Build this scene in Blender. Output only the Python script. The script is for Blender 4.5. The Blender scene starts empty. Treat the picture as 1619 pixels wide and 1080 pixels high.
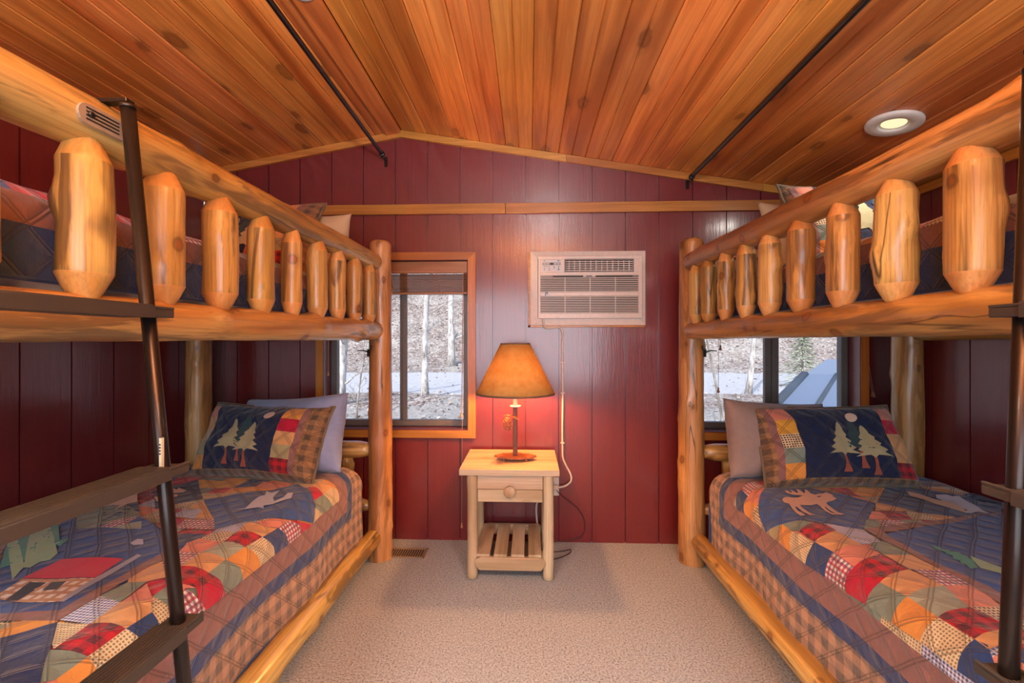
import bpy, bmesh, math, random
from mathutils import Vector, Matrix, noise
# ------------------------------------------------------------------ camera, world, sun, lights, exposure
S = bpy.context.scene
COL = S.collection
PI = math.pi
cam_d = bpy.data.cameras.new('camera'); cam = bpy.data.objects.new('camera', cam_d); COL.objects.link(cam)
cam_d.sensor_width = 36.0; cam_d.lens = 690.0/1619.0*36.0; cam_d.clip_start = 0.02; cam_d.clip_end = 400
cam.location = (0, 0, 1.25); cam.rotation_euler = (PI/2, 0, math.atan(27/690))
S.camera = cam
S.view_settings.view_transform = 'Standard'; S.view_settings.look = 'None'
S.view_settings.gamma = 1.0; S.view_settings.use_curve_mapping = False
S.view_settings.exposure = 0.38
S.cycles.use_denoising = True
S.cycles.max_bounces = 8; S.cycles.diffuse_bounces = 5; S.cycles.glossy_bounces = 3
S.cycles.transparent_max_bounces = 12
S.cycles.sample_clamp_indirect = 6.0
S.cycles.caustics_reflective = False; S.cycles.caustics_refractive = False

W = bpy.data.worlds.new('sky'); S.world = W; W.use_nodes = True
wn = W.node_tree; wn.nodes.clear()
wo = wn.nodes.new('ShaderNodeOutputWorld'); wb = wn.nodes.new('ShaderNodeBackground')
sky = wn.nodes.new('ShaderNodeTexSky'); sky.sky_type = 'NISHITA'; sky.sun_disc = False
sky.sun_elevation = math.radians(42); sky.sun_rotation = math.radians(200); sky.dust_density = 2.0
wn.links.new(sky.outputs[0], wb.inputs[0]); wb.inputs[1].default_value = 0.31
wn.links.new(wb.outputs[0], wo.inputs[0])

def light(name, kind, loc, rot, energy, color, size=None, size_y=None, spread=None, shape=None):
    d = bpy.data.lights.new(name, kind); d.energy = energy; d.color = color
    if kind == 'AREA':
        if shape: d.shape = shape
        d.size = size
        if size_y: d.shape = 'RECTANGLE'; d.size_y = size_y
        if spread: d.spread = spread
    elif size is not None and kind in ('POINT', 'SPOT'): d.shadow_soft_size = size
    o = bpy.data.objects.new(name, d); COL.objects.link(o); o.location = loc; o.rotation_euler = rot
    return o
sun = light('sun', 'SUN', (0, -20, 30), (math.radians(48), 0, math.radians(-28)), 2.9, (1.0, 0.95, 0.88)); sun.data.angle = 0.01
# cool fill light added behind the camera, in front of a closed wall
light('rear_fill_light', 'AREA', (0.1, -1.37, 1.30), (math.radians(90), 0, 0), 66, (0.78, 0.90, 1.0), 2.4, 1.4)
# recessed ceiling cans (one over the right bunk in view, the others behind the camera)
CAN_W = (1.0, 0.94, 0.84)
light('ceiling_can_light', 'AREA', (-0.9, -0.35, 2.50), (0, 0, 0), 36, CAN_W, 0.3, shape='DISK', spread=math.radians(125))
light('ceiling_can_light', 'AREA', (0.75, -0.35, 2.25), (0, 0, 0), 36, CAN_W, 0.3, shape='DISK', spread=math.radians(125))
# added uplight behind the camera to brighten the ceiling, without a fitting
light('ceiling_fill_uplight', 'AREA', (0.1, -0.30, 1.98), (PI, 0, 0), 165, (1.0, 0.98, 0.93), 0.35, shape='DISK')

# ------------------------------------------------------------------ helpers
def lin(h):
    h = h.lstrip('#'); o = []
    for i in (0, 2, 4):
        c = int(h[i:i+2], 16)/255; o.append(c/12.92 if c <= .04045 else ((c+.055)/1.055)**2.4)
    return (*o, 1.0)

def link(name, mesh, mat=None, parent=None, smooth=False):
    o = bpy.data.objects.new(name, mesh); COL.objects.link(o)
    if mat is not None:
        for m in (mat if isinstance(mat, (list, tuple)) else [mat]): mesh.materials.append(m)
    if smooth: mesh.polygons.foreach_set('use_smooth', [True]*len(mesh.polygons))
    if parent is not None: parent_to(o, parent)
    return o
def world_loc(o):
    v = o.location.copy(); p = o.parent
    return v
def parent_to(o, parent):
    o.parent = parent
    o.matrix_parent_inverse = MW(parent).inverted()
def MW(o):
    m = Matrix.LocRotScale(o.location, o.rotation_euler if o.rotation_mode != 'QUATERNION' else o.rotation_quaternion, o.scale)
    if o.parent is not None: m = MW(o.parent) @ o.matrix_parent_inverse @ m
    return m
def tag(o, label=None, cat=None, group=None, kind=None):
    if label: o['label'] = label
    if cat: o['category'] = cat
    if group: o['group'] = group
    if kind: o['kind'] = kind
    return o
def empty(name, loc, label=None, cat=None, group=None, kind=None):
    o = bpy.data.objects.new(name, None); COL.objects.link(o); o.location = loc; o.empty_display_size = .1
    return tag(o, label, cat, group, kind)
def bm_obj(name, bm, mat, parent=None, smooth=False):
    bmesh.ops.recalc_face_normals(bm, faces=bm.faces)
    me = bpy.data.meshes.new(name); bm.to_mesh(me); bm.free()
    return link(name, me, mat, parent, smooth)
def add_box(bm, lo, hi, bev=0.0, seg=1):
    g = bmesh.ops.create_cube(bm, size=1)
    vs = g['verts']
    for v in vs:
        v.co = Vector([lo[i] + (v.co[i]+.5)*(hi[i]-lo[i]) for i in range(3)])
    if bev > 0:
        es = list({e for v in vs for e in v.link_edges})
        r = bmesh.ops.bevel(bm, geom=es, offset=bev, segments=seg, affect='EDGES', profile=.5)
    return vs
def box(name, lo, hi, mat, parent=None, bev=0.0, seg=1):
    bm = bmesh.new(); add_box(bm, lo, hi, bev, seg); return bm_obj(name, bm, mat, parent)
def frame_of(d):
    d = d.normalized(); u = Vector((0, 0, 1)) if abs(d.z) < .9 else Vector((1, 0, 0))
    x = u.cross(d).normalized(); y = d.cross(x); return x, y
def add_tube(bm, pts, rad, n=10, cap=True, cyc=False):
    pts = [Vector(p) for p in pts]; N = len(pts)
    rs = rad if isinstance(rad, (list, tuple)) else [rad]*N
    rings = []; px = None
    for i, p in enumerate(pts):
        d = (pts[min(i+1, N-1)]-pts[max(i-1, 0)])
        if d.length < 1e-9: d = Vector((0, 0, 1))
        d.normalize()
        if px is None: x, y = frame_of(d)
        else:
            x = (px - d*px.dot(d)); x = x.normalized() if x.length > 1e-6 else frame_of(d)[0]; y = d.cross(x)
        px = x
        rings.append([bm.verts.new(p + (x*math.cos(2*PI*k/n)+y*math.sin(2*PI*k/n))*rs[i]) for k in range(n)])
    for a, b in zip(rings, rings[1:]):
        for k in range(n):
            f = bm.faces.new((a[k], a[(k+1) % n], b[(k+1) % n], b[k])); f.smooth = True
    if cap:
        bm.faces.new(rings[0][::-1]); bm.faces.new(rings[-1])
def tube(name, pts, rad, mat, parent=None, n=10):
    bm = bmesh.new(); add_tube(bm, pts, rad, n); return bm_obj(name, bm, mat, parent)
def add_lathe(bm, prof, c=(0, 0, 0), n=28, cap=True, axis='Z'):
    rings = []
    for r, z in prof:
        ring = []
        for k in range(n):
            t = 2*PI*k/n
            q = Vector((r*math.cos(t), r*math.sin(t), z))
            if axis == 'Y': q = Vector((q.x, q.z, q.y))
            elif axis == 'X': q = Vector((q.z, q.x, q.y))
            ring.append(bm.verts.new(q+Vector(c)))
        rings.append(ring)
    for a, b in zip(rings, rings[1:]):
        for k in range(n):
            f = bm.faces.new((a[k], a[(k+1) % n], b[(k+1) % n], b[k])); f.smooth = True
    if cap:
        if prof[0][0] > 1e-5: bm.faces.new(rings[0][::-1])
        if prof[-1][0] > 1e-5: bm.faces.new(rings[-1])
    bmesh.ops.remove_doubles(bm, verts=bm.verts, dist=1e-6)
def lathe(name, prof, c, mat, parent=None, n=28, cap=True, axis='Z'):
    bm = bmesh.new(); add_lathe(bm, prof, (0, 0, 0), n, cap, axis)
    bmesh.ops.translate(bm, verts=bm.verts, vec=c)
    return bm_obj(name, bm, mat, parent)
def add_prism(bm, poly, axis, lo, hi):
    """extrude a 2-D polygon; axis Y: poly in (x,z); axis X: poly in (y,z); axis Z: poly in (x,y)"""
    def P(a, b, t):
        return {'Y': (a, t, b), 'X': (t, a, b), 'Z': (a, b, t)}[axis]
    A = [bm.verts.new(P(a, b, lo)) for a, b in poly]; B = [bm.verts.new(P(a, b, hi)) for a, b in poly]
    bm.faces.new(A); bm.faces.new(B[::-1])
    n = len(poly)
    for i in range(n): bm.faces.new((A[i], B[i], B[(i+1) % n], A[(i+1) % n]))
def prism(name, poly, axis, lo, hi, mat, parent=None):
    bm = bmesh.new(); add_prism(bm, poly, axis, lo, hi); return bm_obj(name, bm, mat, parent)

# ------------------------------------------------------------------ materials
class NB:
    def __init__(s, name):
        s.m = bpy.data.materials.new(name); s.m.use_nodes = True; s.t = s.m.node_tree; s.t.nodes.clear()
        s.out = s.n('ShaderNodeOutputMaterial')
    def n(s, typ, **kw):
        nd = s.t.nodes.new(typ)
        for k, v in kw.items(): setattr(nd, k, v)
        return nd
    def l(s, a, b): s.t.links.new(a, b)
    def math(s, op, a, b=None, c=None, clamp=False):
        nd = s.n('ShaderNodeMath', operation=op); nd.use_clamp = clamp
        for i, v in enumerate((a, b, c)):
            if v is None: continue
            if isinstance(v, (int, float)): nd.inputs[i].default_value = v
            else: s.l(v, nd.inputs[i])
        return nd.outputs[0]
    def mix(s, f, a, b, mode='MIX'):
        nd = s.n('ShaderNodeMix', data_type='RGBA', blend_type=mode)
        for v, i in ((f, 0), (a, 6), (b, 7)):
            if isinstance(v, (int, float)): nd.inputs[i].default_value = v
            elif isinstance(v, tuple): nd.inputs[i].default_value = v
            else: s.l(v, nd.inputs[i])
        return nd.outputs[2]
    def ramp(s, f, stops, interp='LINEAR'):
        nd = s.n('ShaderNodeValToRGB'); cr = nd.color_ramp; cr.interpolation = interp
        while len(cr.elements) < len(stops): cr.elements.new(.5)
        for e, (p, c) in zip(cr.elements, stops): e.position = p; e.color = c if isinstance(c, tuple) else (c, c, c, 1)
        s.l(f, nd.inputs[0]); return nd.outputs[0]
    def noise(s, vec, scale, detail=3, rough=.5, dist=0.0):
        nd = s.n('ShaderNodeTexNoise'); nd.inputs['Scale'].default_value = scale; nd.inputs['Detail'].default_value = detail
        nd.inputs['Roughness'].default_value = rough; nd.inputs['Distortion'].default_value = dist
        if vec is not None: s.l(vec, nd.inputs['Vector'])
        return nd.outputs[0]
    def vor(s, vec, scale, feature='F1'):
        nd = s.n('ShaderNodeTexVoronoi', feature=feature); nd.inputs['Scale'].default_value = scale
        if vec is not None: s.l(vec, nd.inputs['Vector'])
        return nd
    def obj_coord(s, scl=(1, 1, 1), rnd=True):
        tc = s.n('ShaderNodeTexCoord'); v = tc.outputs['Object']
        if rnd:
            oi = s.n('ShaderNodeObjectInfo'); c = s.n('ShaderNodeCombineXYZ')
            r = s.math('MULTIPLY', oi.outputs['Random'], 37.0)
            s.l(r, c.inputs[0]); s.l(s.math('MULTIPLY', oi.outputs['Random'], 91.0), c.inputs[1]); s.l(s.math('MULTIPLY', oi.outputs['Random'], 57.0), c.inputs[2])
            a = s.n('ShaderNodeVectorMath', operation='ADD'); s.l(v, a.inputs[0]); s.l(c.outputs[0], a.inputs[1]); v = a.outputs[0]
            s.rnd = oi.outputs['Random']
        mp = s.n('ShaderNodeMapping'); mp.inputs['Scale'].default_value = scl; s.l(v, mp.inputs[0])
        s.raw = v
        return mp.outputs[0]
    def map(s, v, scl):
        mp = s.n('ShaderNodeMapping'); mp.inputs['Scale'].default_value = scl; s.l(v, mp.inputs[0]); return mp.outputs[0]
    def bump(s, h, strength=.3, dist=.01, prev=None):
        b = s.n('ShaderNodeBump'); b.inputs['Strength'].default_value = strength; b.inputs['Distance'].default_value = dist
        s.l(h, b.inputs['Height'])
        if prev is not None: s.l(prev, b.inputs['Normal'])
        return b.outputs[0]
    def bsdf(s, color, rough=.5, normal=None, metallic=0, coat=0, coat_rough=.1, spec=.5, sheen=0, **kw):
        p = s.n('ShaderNodeBsdfPrincipled')
        def put(k, v):
            if isinstance(v, (int, float, tuple)): p.inputs[k].default_value = v
            else: s.l(v, p.inputs[k])
        put('Base Color', color); put('Roughness', rough); p.inputs['Metallic'].default_value = metallic
        p.inputs['Coat Weight'].default_value = coat; p.inputs['Coat Roughness'].default_value = coat_rough
        p.inputs['Specular IOR Level'].default_value = spec; p.inputs['Sheen Weight'].default_value = sheen
        for k, v in kw.items(): put(k, v)
        if normal is not None:
            s.l(normal, p.inputs['Normal'])
            if coat: s.l(normal, p.inputs['Coat Normal'])
        s.l(p.outputs[0], s.out.inputs[0]); s.p = p
        return s.m

def plain(name, col, rough=.5, metallic=0, coat=0, bump=0, bscale=60, spec=.5):
    b = NB(name); v = b.obj_coord(); nz = b.noise(v, bscale, 3)
    c = b.mix(nz, tuple(x*.88 for x in lin(col)[:3])+(1,), tuple(min(1, x*1.1) for x in lin(col)[:3])+(1,))
    nrm = b.bump(nz, bump, .002) if bump else None
    return b.bsdf(c, rough, nrm, metallic, coat, spec=spec)

def wood(name, light_c, mid_c, dark_c, axis='Z', rough=.38, coat=.35, knots=.5, stain=0.0, vary=.3, grain=1.0, rings=0.0, stainc='#5b4a38', kscale=(8.5, 5.0), cracks=0.0):
    b = NB(name); L = .12
    def sc(k, l):
        return {'X': (l, k, k), 'Y': (k, l, k), 'Z': (k, k, l)}[axis]
    b.obj_coord(); raw = b.raw
    warp = b.noise(b.map(raw, sc(3, 1.2)), 1, 2)
    big = b.noise(b.map(raw, sc(9, .7)), 1, 3, .55, .4)
    c = b.ramp(big, [(.36, lin(dark_c)), (.48, lin(mid_c)), (.64, lin(light_c))])
    fine = b.noise(b.map(raw, sc(150, 3.0)), 1, 4, .6, .3)
    c = b.mix(b.math('MULTIPLY', b.ramp(fine, [(.44, 0), (.62, 1)]), .6*grain), c, lin(dark_c))
    if rings:
        wv = b.n('ShaderNodeTexWave', wave_type='RINGS', rings_direction=axis, wave_profile='SAW')
        wv.inputs['Scale'].default_value = 9; wv.inputs['Distortion'].default_value = 5.5; wv.inputs['Detail'].default_value = 2.5
        wv.inputs['Detail Scale'].default_value = 1.1
        b.l(b.map(raw, sc(1.9, .22)), wv.inputs['Vector'])
        c = b.mix(b.math('MULTIPLY', b.ramp(wv.outputs[1], [(.45, 0), (.95, 1)]), rings), c, lin(dark_c))
    if stain:
        st = b.noise(b.map(raw, sc(13, 1.6)), 1, 4, .65, .8)
        c = b.mix(b.math('MULTIPLY', b.ramp(st, [(.52, 0), (.60, 1)]), stain), c, lin(stainc))
    if knots:
        kv = b.vor(b.map(raw, sc(*kscale)), 1)
        nd = b.math('ADD', kv.outputs[0], b.math('MULTIPLY', b.math('SUBTRACT', b.noise(raw, 28, 2), .5), .10))
        k = b.ramp(nd, [(.07, 1), (.14, .75), (.17, .2), (.28, 0)])
        c = b.mix(b.math('MULTIPLY', k, knots), c, b.ramp(nd, [(.085, lin('#8a4a20')), (.12, lin('#3c1806'))]))
        halo = b.ramp(nd, [(.15, 1), (.42, 0)])
        c = b.mix(b.math('MULTIPLY', halo, .25*knots), c, lin(dark_c))
    if cracks:
        cn = b.noise(b.map(raw, sc(11, .55)), 1, 2, .5, .3)
        ck = b.math('ABSOLUTE', b.math('SUBTRACT', cn, .47))
        gate = b.ramp(b.noise(b.map(raw, sc(3, 2.0)), 1, 1), [(.5, 0), (.56, 1)])
        c = b.mix(b.math('MULTIPLY', b.math('MULTIPLY', b.ramp(ck, [(.002, 1), (.006, 0)]), gate), cracks), c, lin('#2a1508'))
    if vary:
        hs = b.n('ShaderNodeHueSaturation'); b.l(c, hs.inputs['Color'])
        b.l(b.math('ADD', 1-vary*.5, b.math('MULTIPLY', b.rnd, vary)), hs.inputs['Value'])
        b.l(b.math('ADD', .49, b.math('MULTIPLY', b.math('FRACT', b.math('MULTIPLY', b.rnd, 7.3)), .02)), hs.inputs['Hue'])
        c = hs.outputs[0]
    h = b.math('ADD', b.math('MULTIPLY', fine, .5), big)
    return b.bsdf(c, rough, b.bump(h, .25, .004), coat=coat, coat_rough=.18)

M = {}
M['log'] = wood('lacquered pine log', '#dcb872', '#c99c54', '#9c7038', 'Z', .36, .45, .95, .75, .20, .8, 0, '#6a5236', (9.0, 7.5), .8)
M['baluster'] = wood('blotchy lacquered pine', '#d8b46c', '#c3994f', '#906a34', 'Z', .4, .4, .95, .85, .16, 1.1, 0, '#57432c', (9.0, 8.0), .9)
M['log_end'] = wood('hewn pine', '#dfb06c', '#cf9850', '#ab7438', 'Z', .45, .35, .2, .1, .15, .6)
M['post'] = wood('lacquered pine post', '#d8aa6e', '#c59254', '#9a6c3a', 'Z', .38, .4, .9, .5, .15, .8, 0, '#64422a', (9.5, 6.0), .9)
M['ceil'] = wood('cedar ceiling board', '#ea974c', '#da843e', '#b4642a', 'Y', .34, .2, .8, .12, .42, .5, .35, '#7d4a26', (5.5, 2.6))
M['trim'] = wood('golden oak trim', '#c98e45', '#b97a34', '#a06325', 'X', .4, .3, 0, 0, .12, 1.2, .3)
M['trimz'] = wood('golden oak upright trim', '#cf8636', '#c27428', '#a45a18', 'Z', .4, .3, 0, 0, .1, 1.0, .2)
M['trimy'] = wood('golden oak side trim', '#cf8636', '#c27428', '#a45a18', 'Y', .4, .3, 0, 0, .1, 1.0, .2)
M['pale'] = wood('pale unfinished pine', '#cbb596', '#bfa584', '#a28765', 'Z', .5, .1, .35, 0, .08, .8)
M['palex'] = wood('pale unfinished pine board', '#cbb596', '#bfa584', '#a28765', 'X', .5, .1, .25, 0, .08, .8)
M['paley'] = wood('pale unfinished pine slat', '#cbb596', '#bfa584', '#a28765', 'Y', .5, .1, .35, 0, .08, .8)
M['blind'] = wood('walnut blind slat', '#c18c66', '#b07a56', '#8f5d3d', 'X', .4, .2, 0, 0, .1, .6)

def wall_paint():
    b = NB('burgundy painted panel'); b.obj_coord(rnd=True); raw = b.raw
    g = b.noise(b.map(raw, (40, 40, 2.2)), 1, 4, .6, 1.2); d = b.noise(b.map(raw, (160, 160, 14)), 1, 2)
    c = b.mix(g, lin('#661e20'), lin('#752729'))
    h = b.math('ADD', g, b.math('MULTIPLY', d, .4))
    return b.bsdf(c, .34, b.bump(h, .22, .003), coat=.42, coat_rough=.17, spec=.5, **{'Coat IOR': 1.8})
M['wall'] = wall_paint()
def carpet():
    b = NB('speckled berber carpet'); v = b.obj_coord(rnd=False)
    n1 = b.noise(v, 130, 3, .8); n2 = b.noise(v, 60, 3, .7); n3 = b.noise(v, 3, 3)
    c = b.ramp(n1, [(.36, lin('#444444')), (.45, lin('#858789')), (.58, lin('#adafb1'))])
    sp = b.ramp(b.vor(v, 105).outputs[0], [(.16, 1), (.34, 0)])
    c = b.mix(b.math('MULTIPLY', sp, b.math('MULTIPLY', b.ramp(n2, [(.45, 0), (.6, 1)]), .75)), c, lin('#6a4c38'))
    c = b.mix(b.math('MULTIPLY', n3, .25), c, lin('#a8abac'))
    h = b.math('ADD', n1, b.math('MULTIPLY', n2, .8))
    return b.bsdf(c, .95, b.bump(h, .8, .006), spec=.1, sheen=.2)
M['carpet'] = carpet()
M['black'] = plain('black powder coated metal', '#1a1614', .36, .2, .2, .05)
M['ladder'] = plain('bronze black ladder tube', '#2a221f', .33, .65, .1, .04, 90)
M['tread'] = plain('grey black ladder tread', '#3b3732', .5, .1, 0, .1, 90)
M['bronze'] = plain('dark bronze window frame', '#6f6a68', .45, .2)
M['white'] = plain('white enamel', '#ded9d2', .45)
M['acwhite'] = plain('warm white plastic', '#d8cfc6', .42, 0, .1)
M['acgrey'] = plain('grey plastic', '#8b8a8a', .45)
M['acdark'] = plain('dark grille recess', '#3a3431', .7)
M['acpanel'] = plain('pale grey control panel', '#c9ccd2', .4)
M['silver'] = plain('silver plate', '#b3a590', .35, .35)
M['print'] = plain('dark print', '#22252c', .6)
M['blue'] = plain('blue print', '#3f86b8', .6)
M['cord'] = plain('cream vinyl cord', '#d8c6b4', .45)
M['darkcord'] = plain('brown lamp cord', '#3a1f1c', .5)
M['rust'] = plain('rust brown metal', '#9c5a38', .6, .1, 0, .1)
M['brownpole'] = plain('dark brown pole', '#5d3420', .5)
M['candle'] = plain('ivory candle sleeve', '#efe4d2', .4)
M['cone'] = plain('pine cone scale', '#b58658', .7, 0, 0, .2)
M['twig'] = plain('straw raffia', '#c8904f', .7)
M['ventm'] = plain('tan metal register', '#a08a6c', .45, .3)
M['dark'] = plain('dark void', '#15110f', .9)
M['concrete'] = plain('house wall', '#7a6a5c', .9)
M['sheet'] = plain('white mattress ticking', '#c9c5bf', .9)
M['tape'] = plain('yellowed paper label', '#cfc8a8', .6)

def glass():
    b = NB('window glass'); g = b.n('ShaderNodeBsdfGlossy'); g.inputs['Roughness'].default_value = .02
    t = b.n('ShaderNodeBsdfTransparent'); t.inputs[0].default_value = (.95, .965, .98, 1)
    mx = b.n('ShaderNodeMixShader'); lw = b.n('ShaderNodeLayerWeight'); lw.inputs[0].default_value = .12
    b.l(b.math('MULTIPLY', lw.outputs[0], .5), mx.inputs[0]); b.l(t.outputs[0], mx.inputs[1]); b.l(g.outputs[0], mx.inputs[2])
    b.l(mx.outputs[0], b.out.inputs[0]); return b.m
M['glass'] = glass()
def shade():
    b = NB('parchment lamp shade'); v = b.obj_coord(rnd=False); n = b.noise(v, 14, 5, .65); n2 = b.noise(v, 60, 3)
    c = b.ramp(b.math('ADD', b.math('MULTIPLY', n, .8), b.math('MULTIPLY', n2, .2)), [(.3, lin('#bd9450')), (.5, lin('#c9a25e')), (.7, lin('#d4b273'))])
    d = b.n('ShaderNodeBsdfDiffuse'); t = b.n('ShaderNodeBsdfTranslucent'); b.l(c, d.inputs[0]); b.l(c, t.inputs[0])
    mx = b.n('ShaderNodeMixShader'); mx.inputs[0].default_value = .23; b.l(d.outputs[0], mx.inputs[1]); b.l(t.outputs[0], mx.inputs[2])
    b.l(mx.outputs[0], b.out.inputs[0]); return b.m
M['shade'] = shade()
def emit(name, col, s):
    b = NB(name); e = b.n('ShaderNodeEmission'); e.inputs[0].default_value = lin(col); e.inputs[1].default_value = s
    b.l(e.outputs[0], b.out.inputs[0]); return b.m
M['glow'] = emit('glowing lamp lens', '#ffe9b8', .9)
M['bulb'] = emit('lit bulb', '#ffb66c', 640.0)

# ---- fabrics: UV in metres
def fabric(name, kind, c1, c2='#ffffff', c3='#000000', per=.02, stitch=True, diag=.105):
    b = NB(name); uv = b.n('ShaderNodeUVMap'); sp = b.n('ShaderNodeSeparateXYZ'); b.l(uv.outputs[0], sp.inputs[0])
    u, v = sp.outputs[0], sp.outputs[1]
    def stripe(x, p, w=.5): return b.math('LESS_THAN', b.math('FRACT', b.math('MULTIPLY', x, 1/p)), w)
    nz = b.noise(uv.outputs[0], 26, 4, .6); wv = b.noise(uv.outputs[0], 700, 2)
    if kind == 'solid': c = lin(c1)
    elif kind == 'gingham':
        s1, s2 = stripe(u, per), stripe(v, per)
        c = b.mix(b.math('MULTIPLY', b.math('ADD', s1, s2), .5), lin(c1), lin(c2))
    elif kind == 'tri':                     # cream ground, red and navy stripes crossing
        s1 = stripe(u, per); s2 = stripe(v, per)
        r = stripe(u, per*2, .5)
        c = b.mix(b.math('MULTIPLY', s1, .85), lin(c1), lin(c2)); c = b.mix(b.math('MULTIPLY', s2, .7), c, lin(c3))
        c = b.mix(b.math('MULTIPLY', b.math('MULTIPLY', r, s2), .5), c, lin(c2))
    elif kind == 'check':
        s1, s2 = stripe(u, per, .42), stripe(v, per, .42)
        c = b.mix(b.math('MAXIMUM', s1, s2), lin(c1), lin(c2))
    elif kind == 'buffalo':
        s1, s2 = stripe(u, per), stripe(v, per)
        soft = b.noise(b.map(uv.outputs[0], (60, 160, 1)), 1, 3)
        f = b.math('ADD', b.math('MULTIPLY', b.math('ADD', s1, s2), .42), b.math('MULTIPLY', b.math('SUBTRACT', soft, .5), .5))
        c = b.mix(f, lin(c1), lin(c2))
    c = b.mix(b.math('MULTIPLY', b.math('SUBTRACT', nz, .3), .5), c, (1, 1, 1, 1), 'SOFT_LIGHT')
    # quilting: pairs of stitched lines on the two diagonals
    h = b.math('ADD', b.math('MULTIPLY', nz, .5), b.math('MULTIPLY', wv, .04)); nrm = None
    if stitch:
        def line(x):
            f = b.math('ABSOLUTE', b.math('SUBTRACT', b.math('FRACT', b.math('MULTIPLY', x, 1/diag)), .5))
            return b.math('MULTIPLY', b.math('ABSOLUTE', b.math('SUBTRACT', f, .055)), diag)
        wob = b.math('MULTIPLY', b.noise(uv.outputs[0], 5, 2), .03)
        d = b.math('MINIMUM', line(b.math('ADD', b.math('ADD', u, v), wob)), line(b.math('ADD', b.math('SUBTRACT', u, v), wob)))
        puff = b.math('POWER', b.math('MULTIPLY', d, 42, clamp=True), .5)
        h = b.math('ADD', puff, b.math('MULTIPLY', h, 1.1))
        c = b.mix(b.ramp(d, [(.0009, .5), (.0032, 0)]), c, lin('#2c2420'))  # stitch thread, coloured darker to stand in for shade in the quilting creases
        wr = b.noise(b.map(uv.outputs[0], (48, 70, 1)), 1, 3, .6, .3)
        h = b.math('ADD', h, b.math('MULTIPLY', wr, .35))
    return b.bsdf(c, .92, b.bump(h, .55, .010 if stitch else .004), spec=.15, sheen=.25)
F = {
 'B': fabric('denim blue cotton', 'solid', '#31508c'), 'BW': fabric('slate navy cotton', 'solid', '#33456f'),
 'BD': fabric('dark navy cotton', 'solid', '#26355c'), 'N': fabric('navy cotton', 'solid', '#2b4170'),
 'BR': fabric('mocha brown cotton', 'solid', '#84605c'), 'R': fabric('crimson cotton', 'solid', '#b01f38'),
 'RP': fabric('red and black plaid', 'buffalo', '#b8222c', '#3c2630', per=.04), 'O': fabric('pumpkin cotton', 'solid', '#d68f45'),
 'T': fabric('camel cotton', 'solid', '#cf9a66'), 'TC': fabric('cream fine check', 'check', '#8d7a5c', '#dcc79c', per=.008),
 'G': fabric('sage cotton', 'solid', '#74857a'), 'G2': fabric('pale sage cotton', 'solid', '#97a08e'),
 'S': fabric('salmon cotton', 'solid', '#d1836c'), 'OL': fabric('khaki cotton', 'solid', '#9d926c'),
 'Y': fabric('mustard cotton', 'solid', '#cf973c'), 'GH': fabric('red white and navy gingham', 'tri', '#e9dcd0', '#b02c42', '#2c3a72', per=.016),
 'BC': fabric('blue and white check', 'gingham', '#e3e2ea', '#3a4c8c', per=.009), 'K': fabric('cream and black check', 'check', '#3a2f2a', '#d9c29a', per=.011),
 'P': fabric('tan and olive buffalo plaid', 'buffalo', '#b08c72', '#565252', per=.062),
 'PD': fabric('dark brown and olive plaid', 'buffalo', '#94714f', '#453f3a', per=.05),
 'BS': fabric('midnight navy cotton', 'solid', '#1f2946'), 'RIM': fabric('olive piping', 'solid', '#6b604c', stitch=False),
 'AM': fabric('tan applique', 'solid', '#cfa48c', stitch=False), 'AW': fabric('pale blue grey applique', 'solid', '#b4bcd6', stitch=False),
 'AT': fabric('sand applique', 'solid', '#cba88a', stitch=False), 'AG1': fabric('teal green applique', 'solid', '#3f8a7a', stitch=False),
 'AG2': fabric('pale green applique', 'solid', '#93b48c', stitch=False), 'AR': fabric('bright red applique', 'solid', '#c4173a', stitch=False),
 'AC': fabric('log striped applique', 'check', '#e8ded0', '#bd8e68', per=.03, stitch=False), 'AN': fabric('black applique', 'solid', '#232838', stitch=False),
 'AS': fabric('grey roof applique', 'solid', '#9a9fb4', stitch=False),
 'TR': fabric('cream pine applique', 'solid', '#aca27c', stitch=False), 'TK': fabric('brick trunk applique', 'solid', '#9c5444', stitch=False),
 'TG': fabric('forest applique', 'solid', '#34484c', stitch=False), 'MO': fabric('moon applique', 'solid', '#d8b9a4', stitch=False),
 'grey': fabric('grey brown cotton', 'solid', '#877a76', stitch=False), 'bluegrey': fabric('blue grey cotton', 'solid', '#8593b8', stitch=False),
 'cream': fabric('cream cotton', 'solid', '#c9b793', stitch=False),
}

# ------------------------------------------------------------------ room shell
XL, XR, YB, YF = -2.08, 2.13, 2.73, -1.40
RX, RZ = -0.805, 2.578
def ceil_z(x): return RZ - (.1826*(RX-x) if x < RX else .1655*(x-RX))
box('floor', (XL-.1, YF-.1, -.06), (XR+.1, YB+.1, 0), M['carpet'])['kind'] = 'structure'

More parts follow.
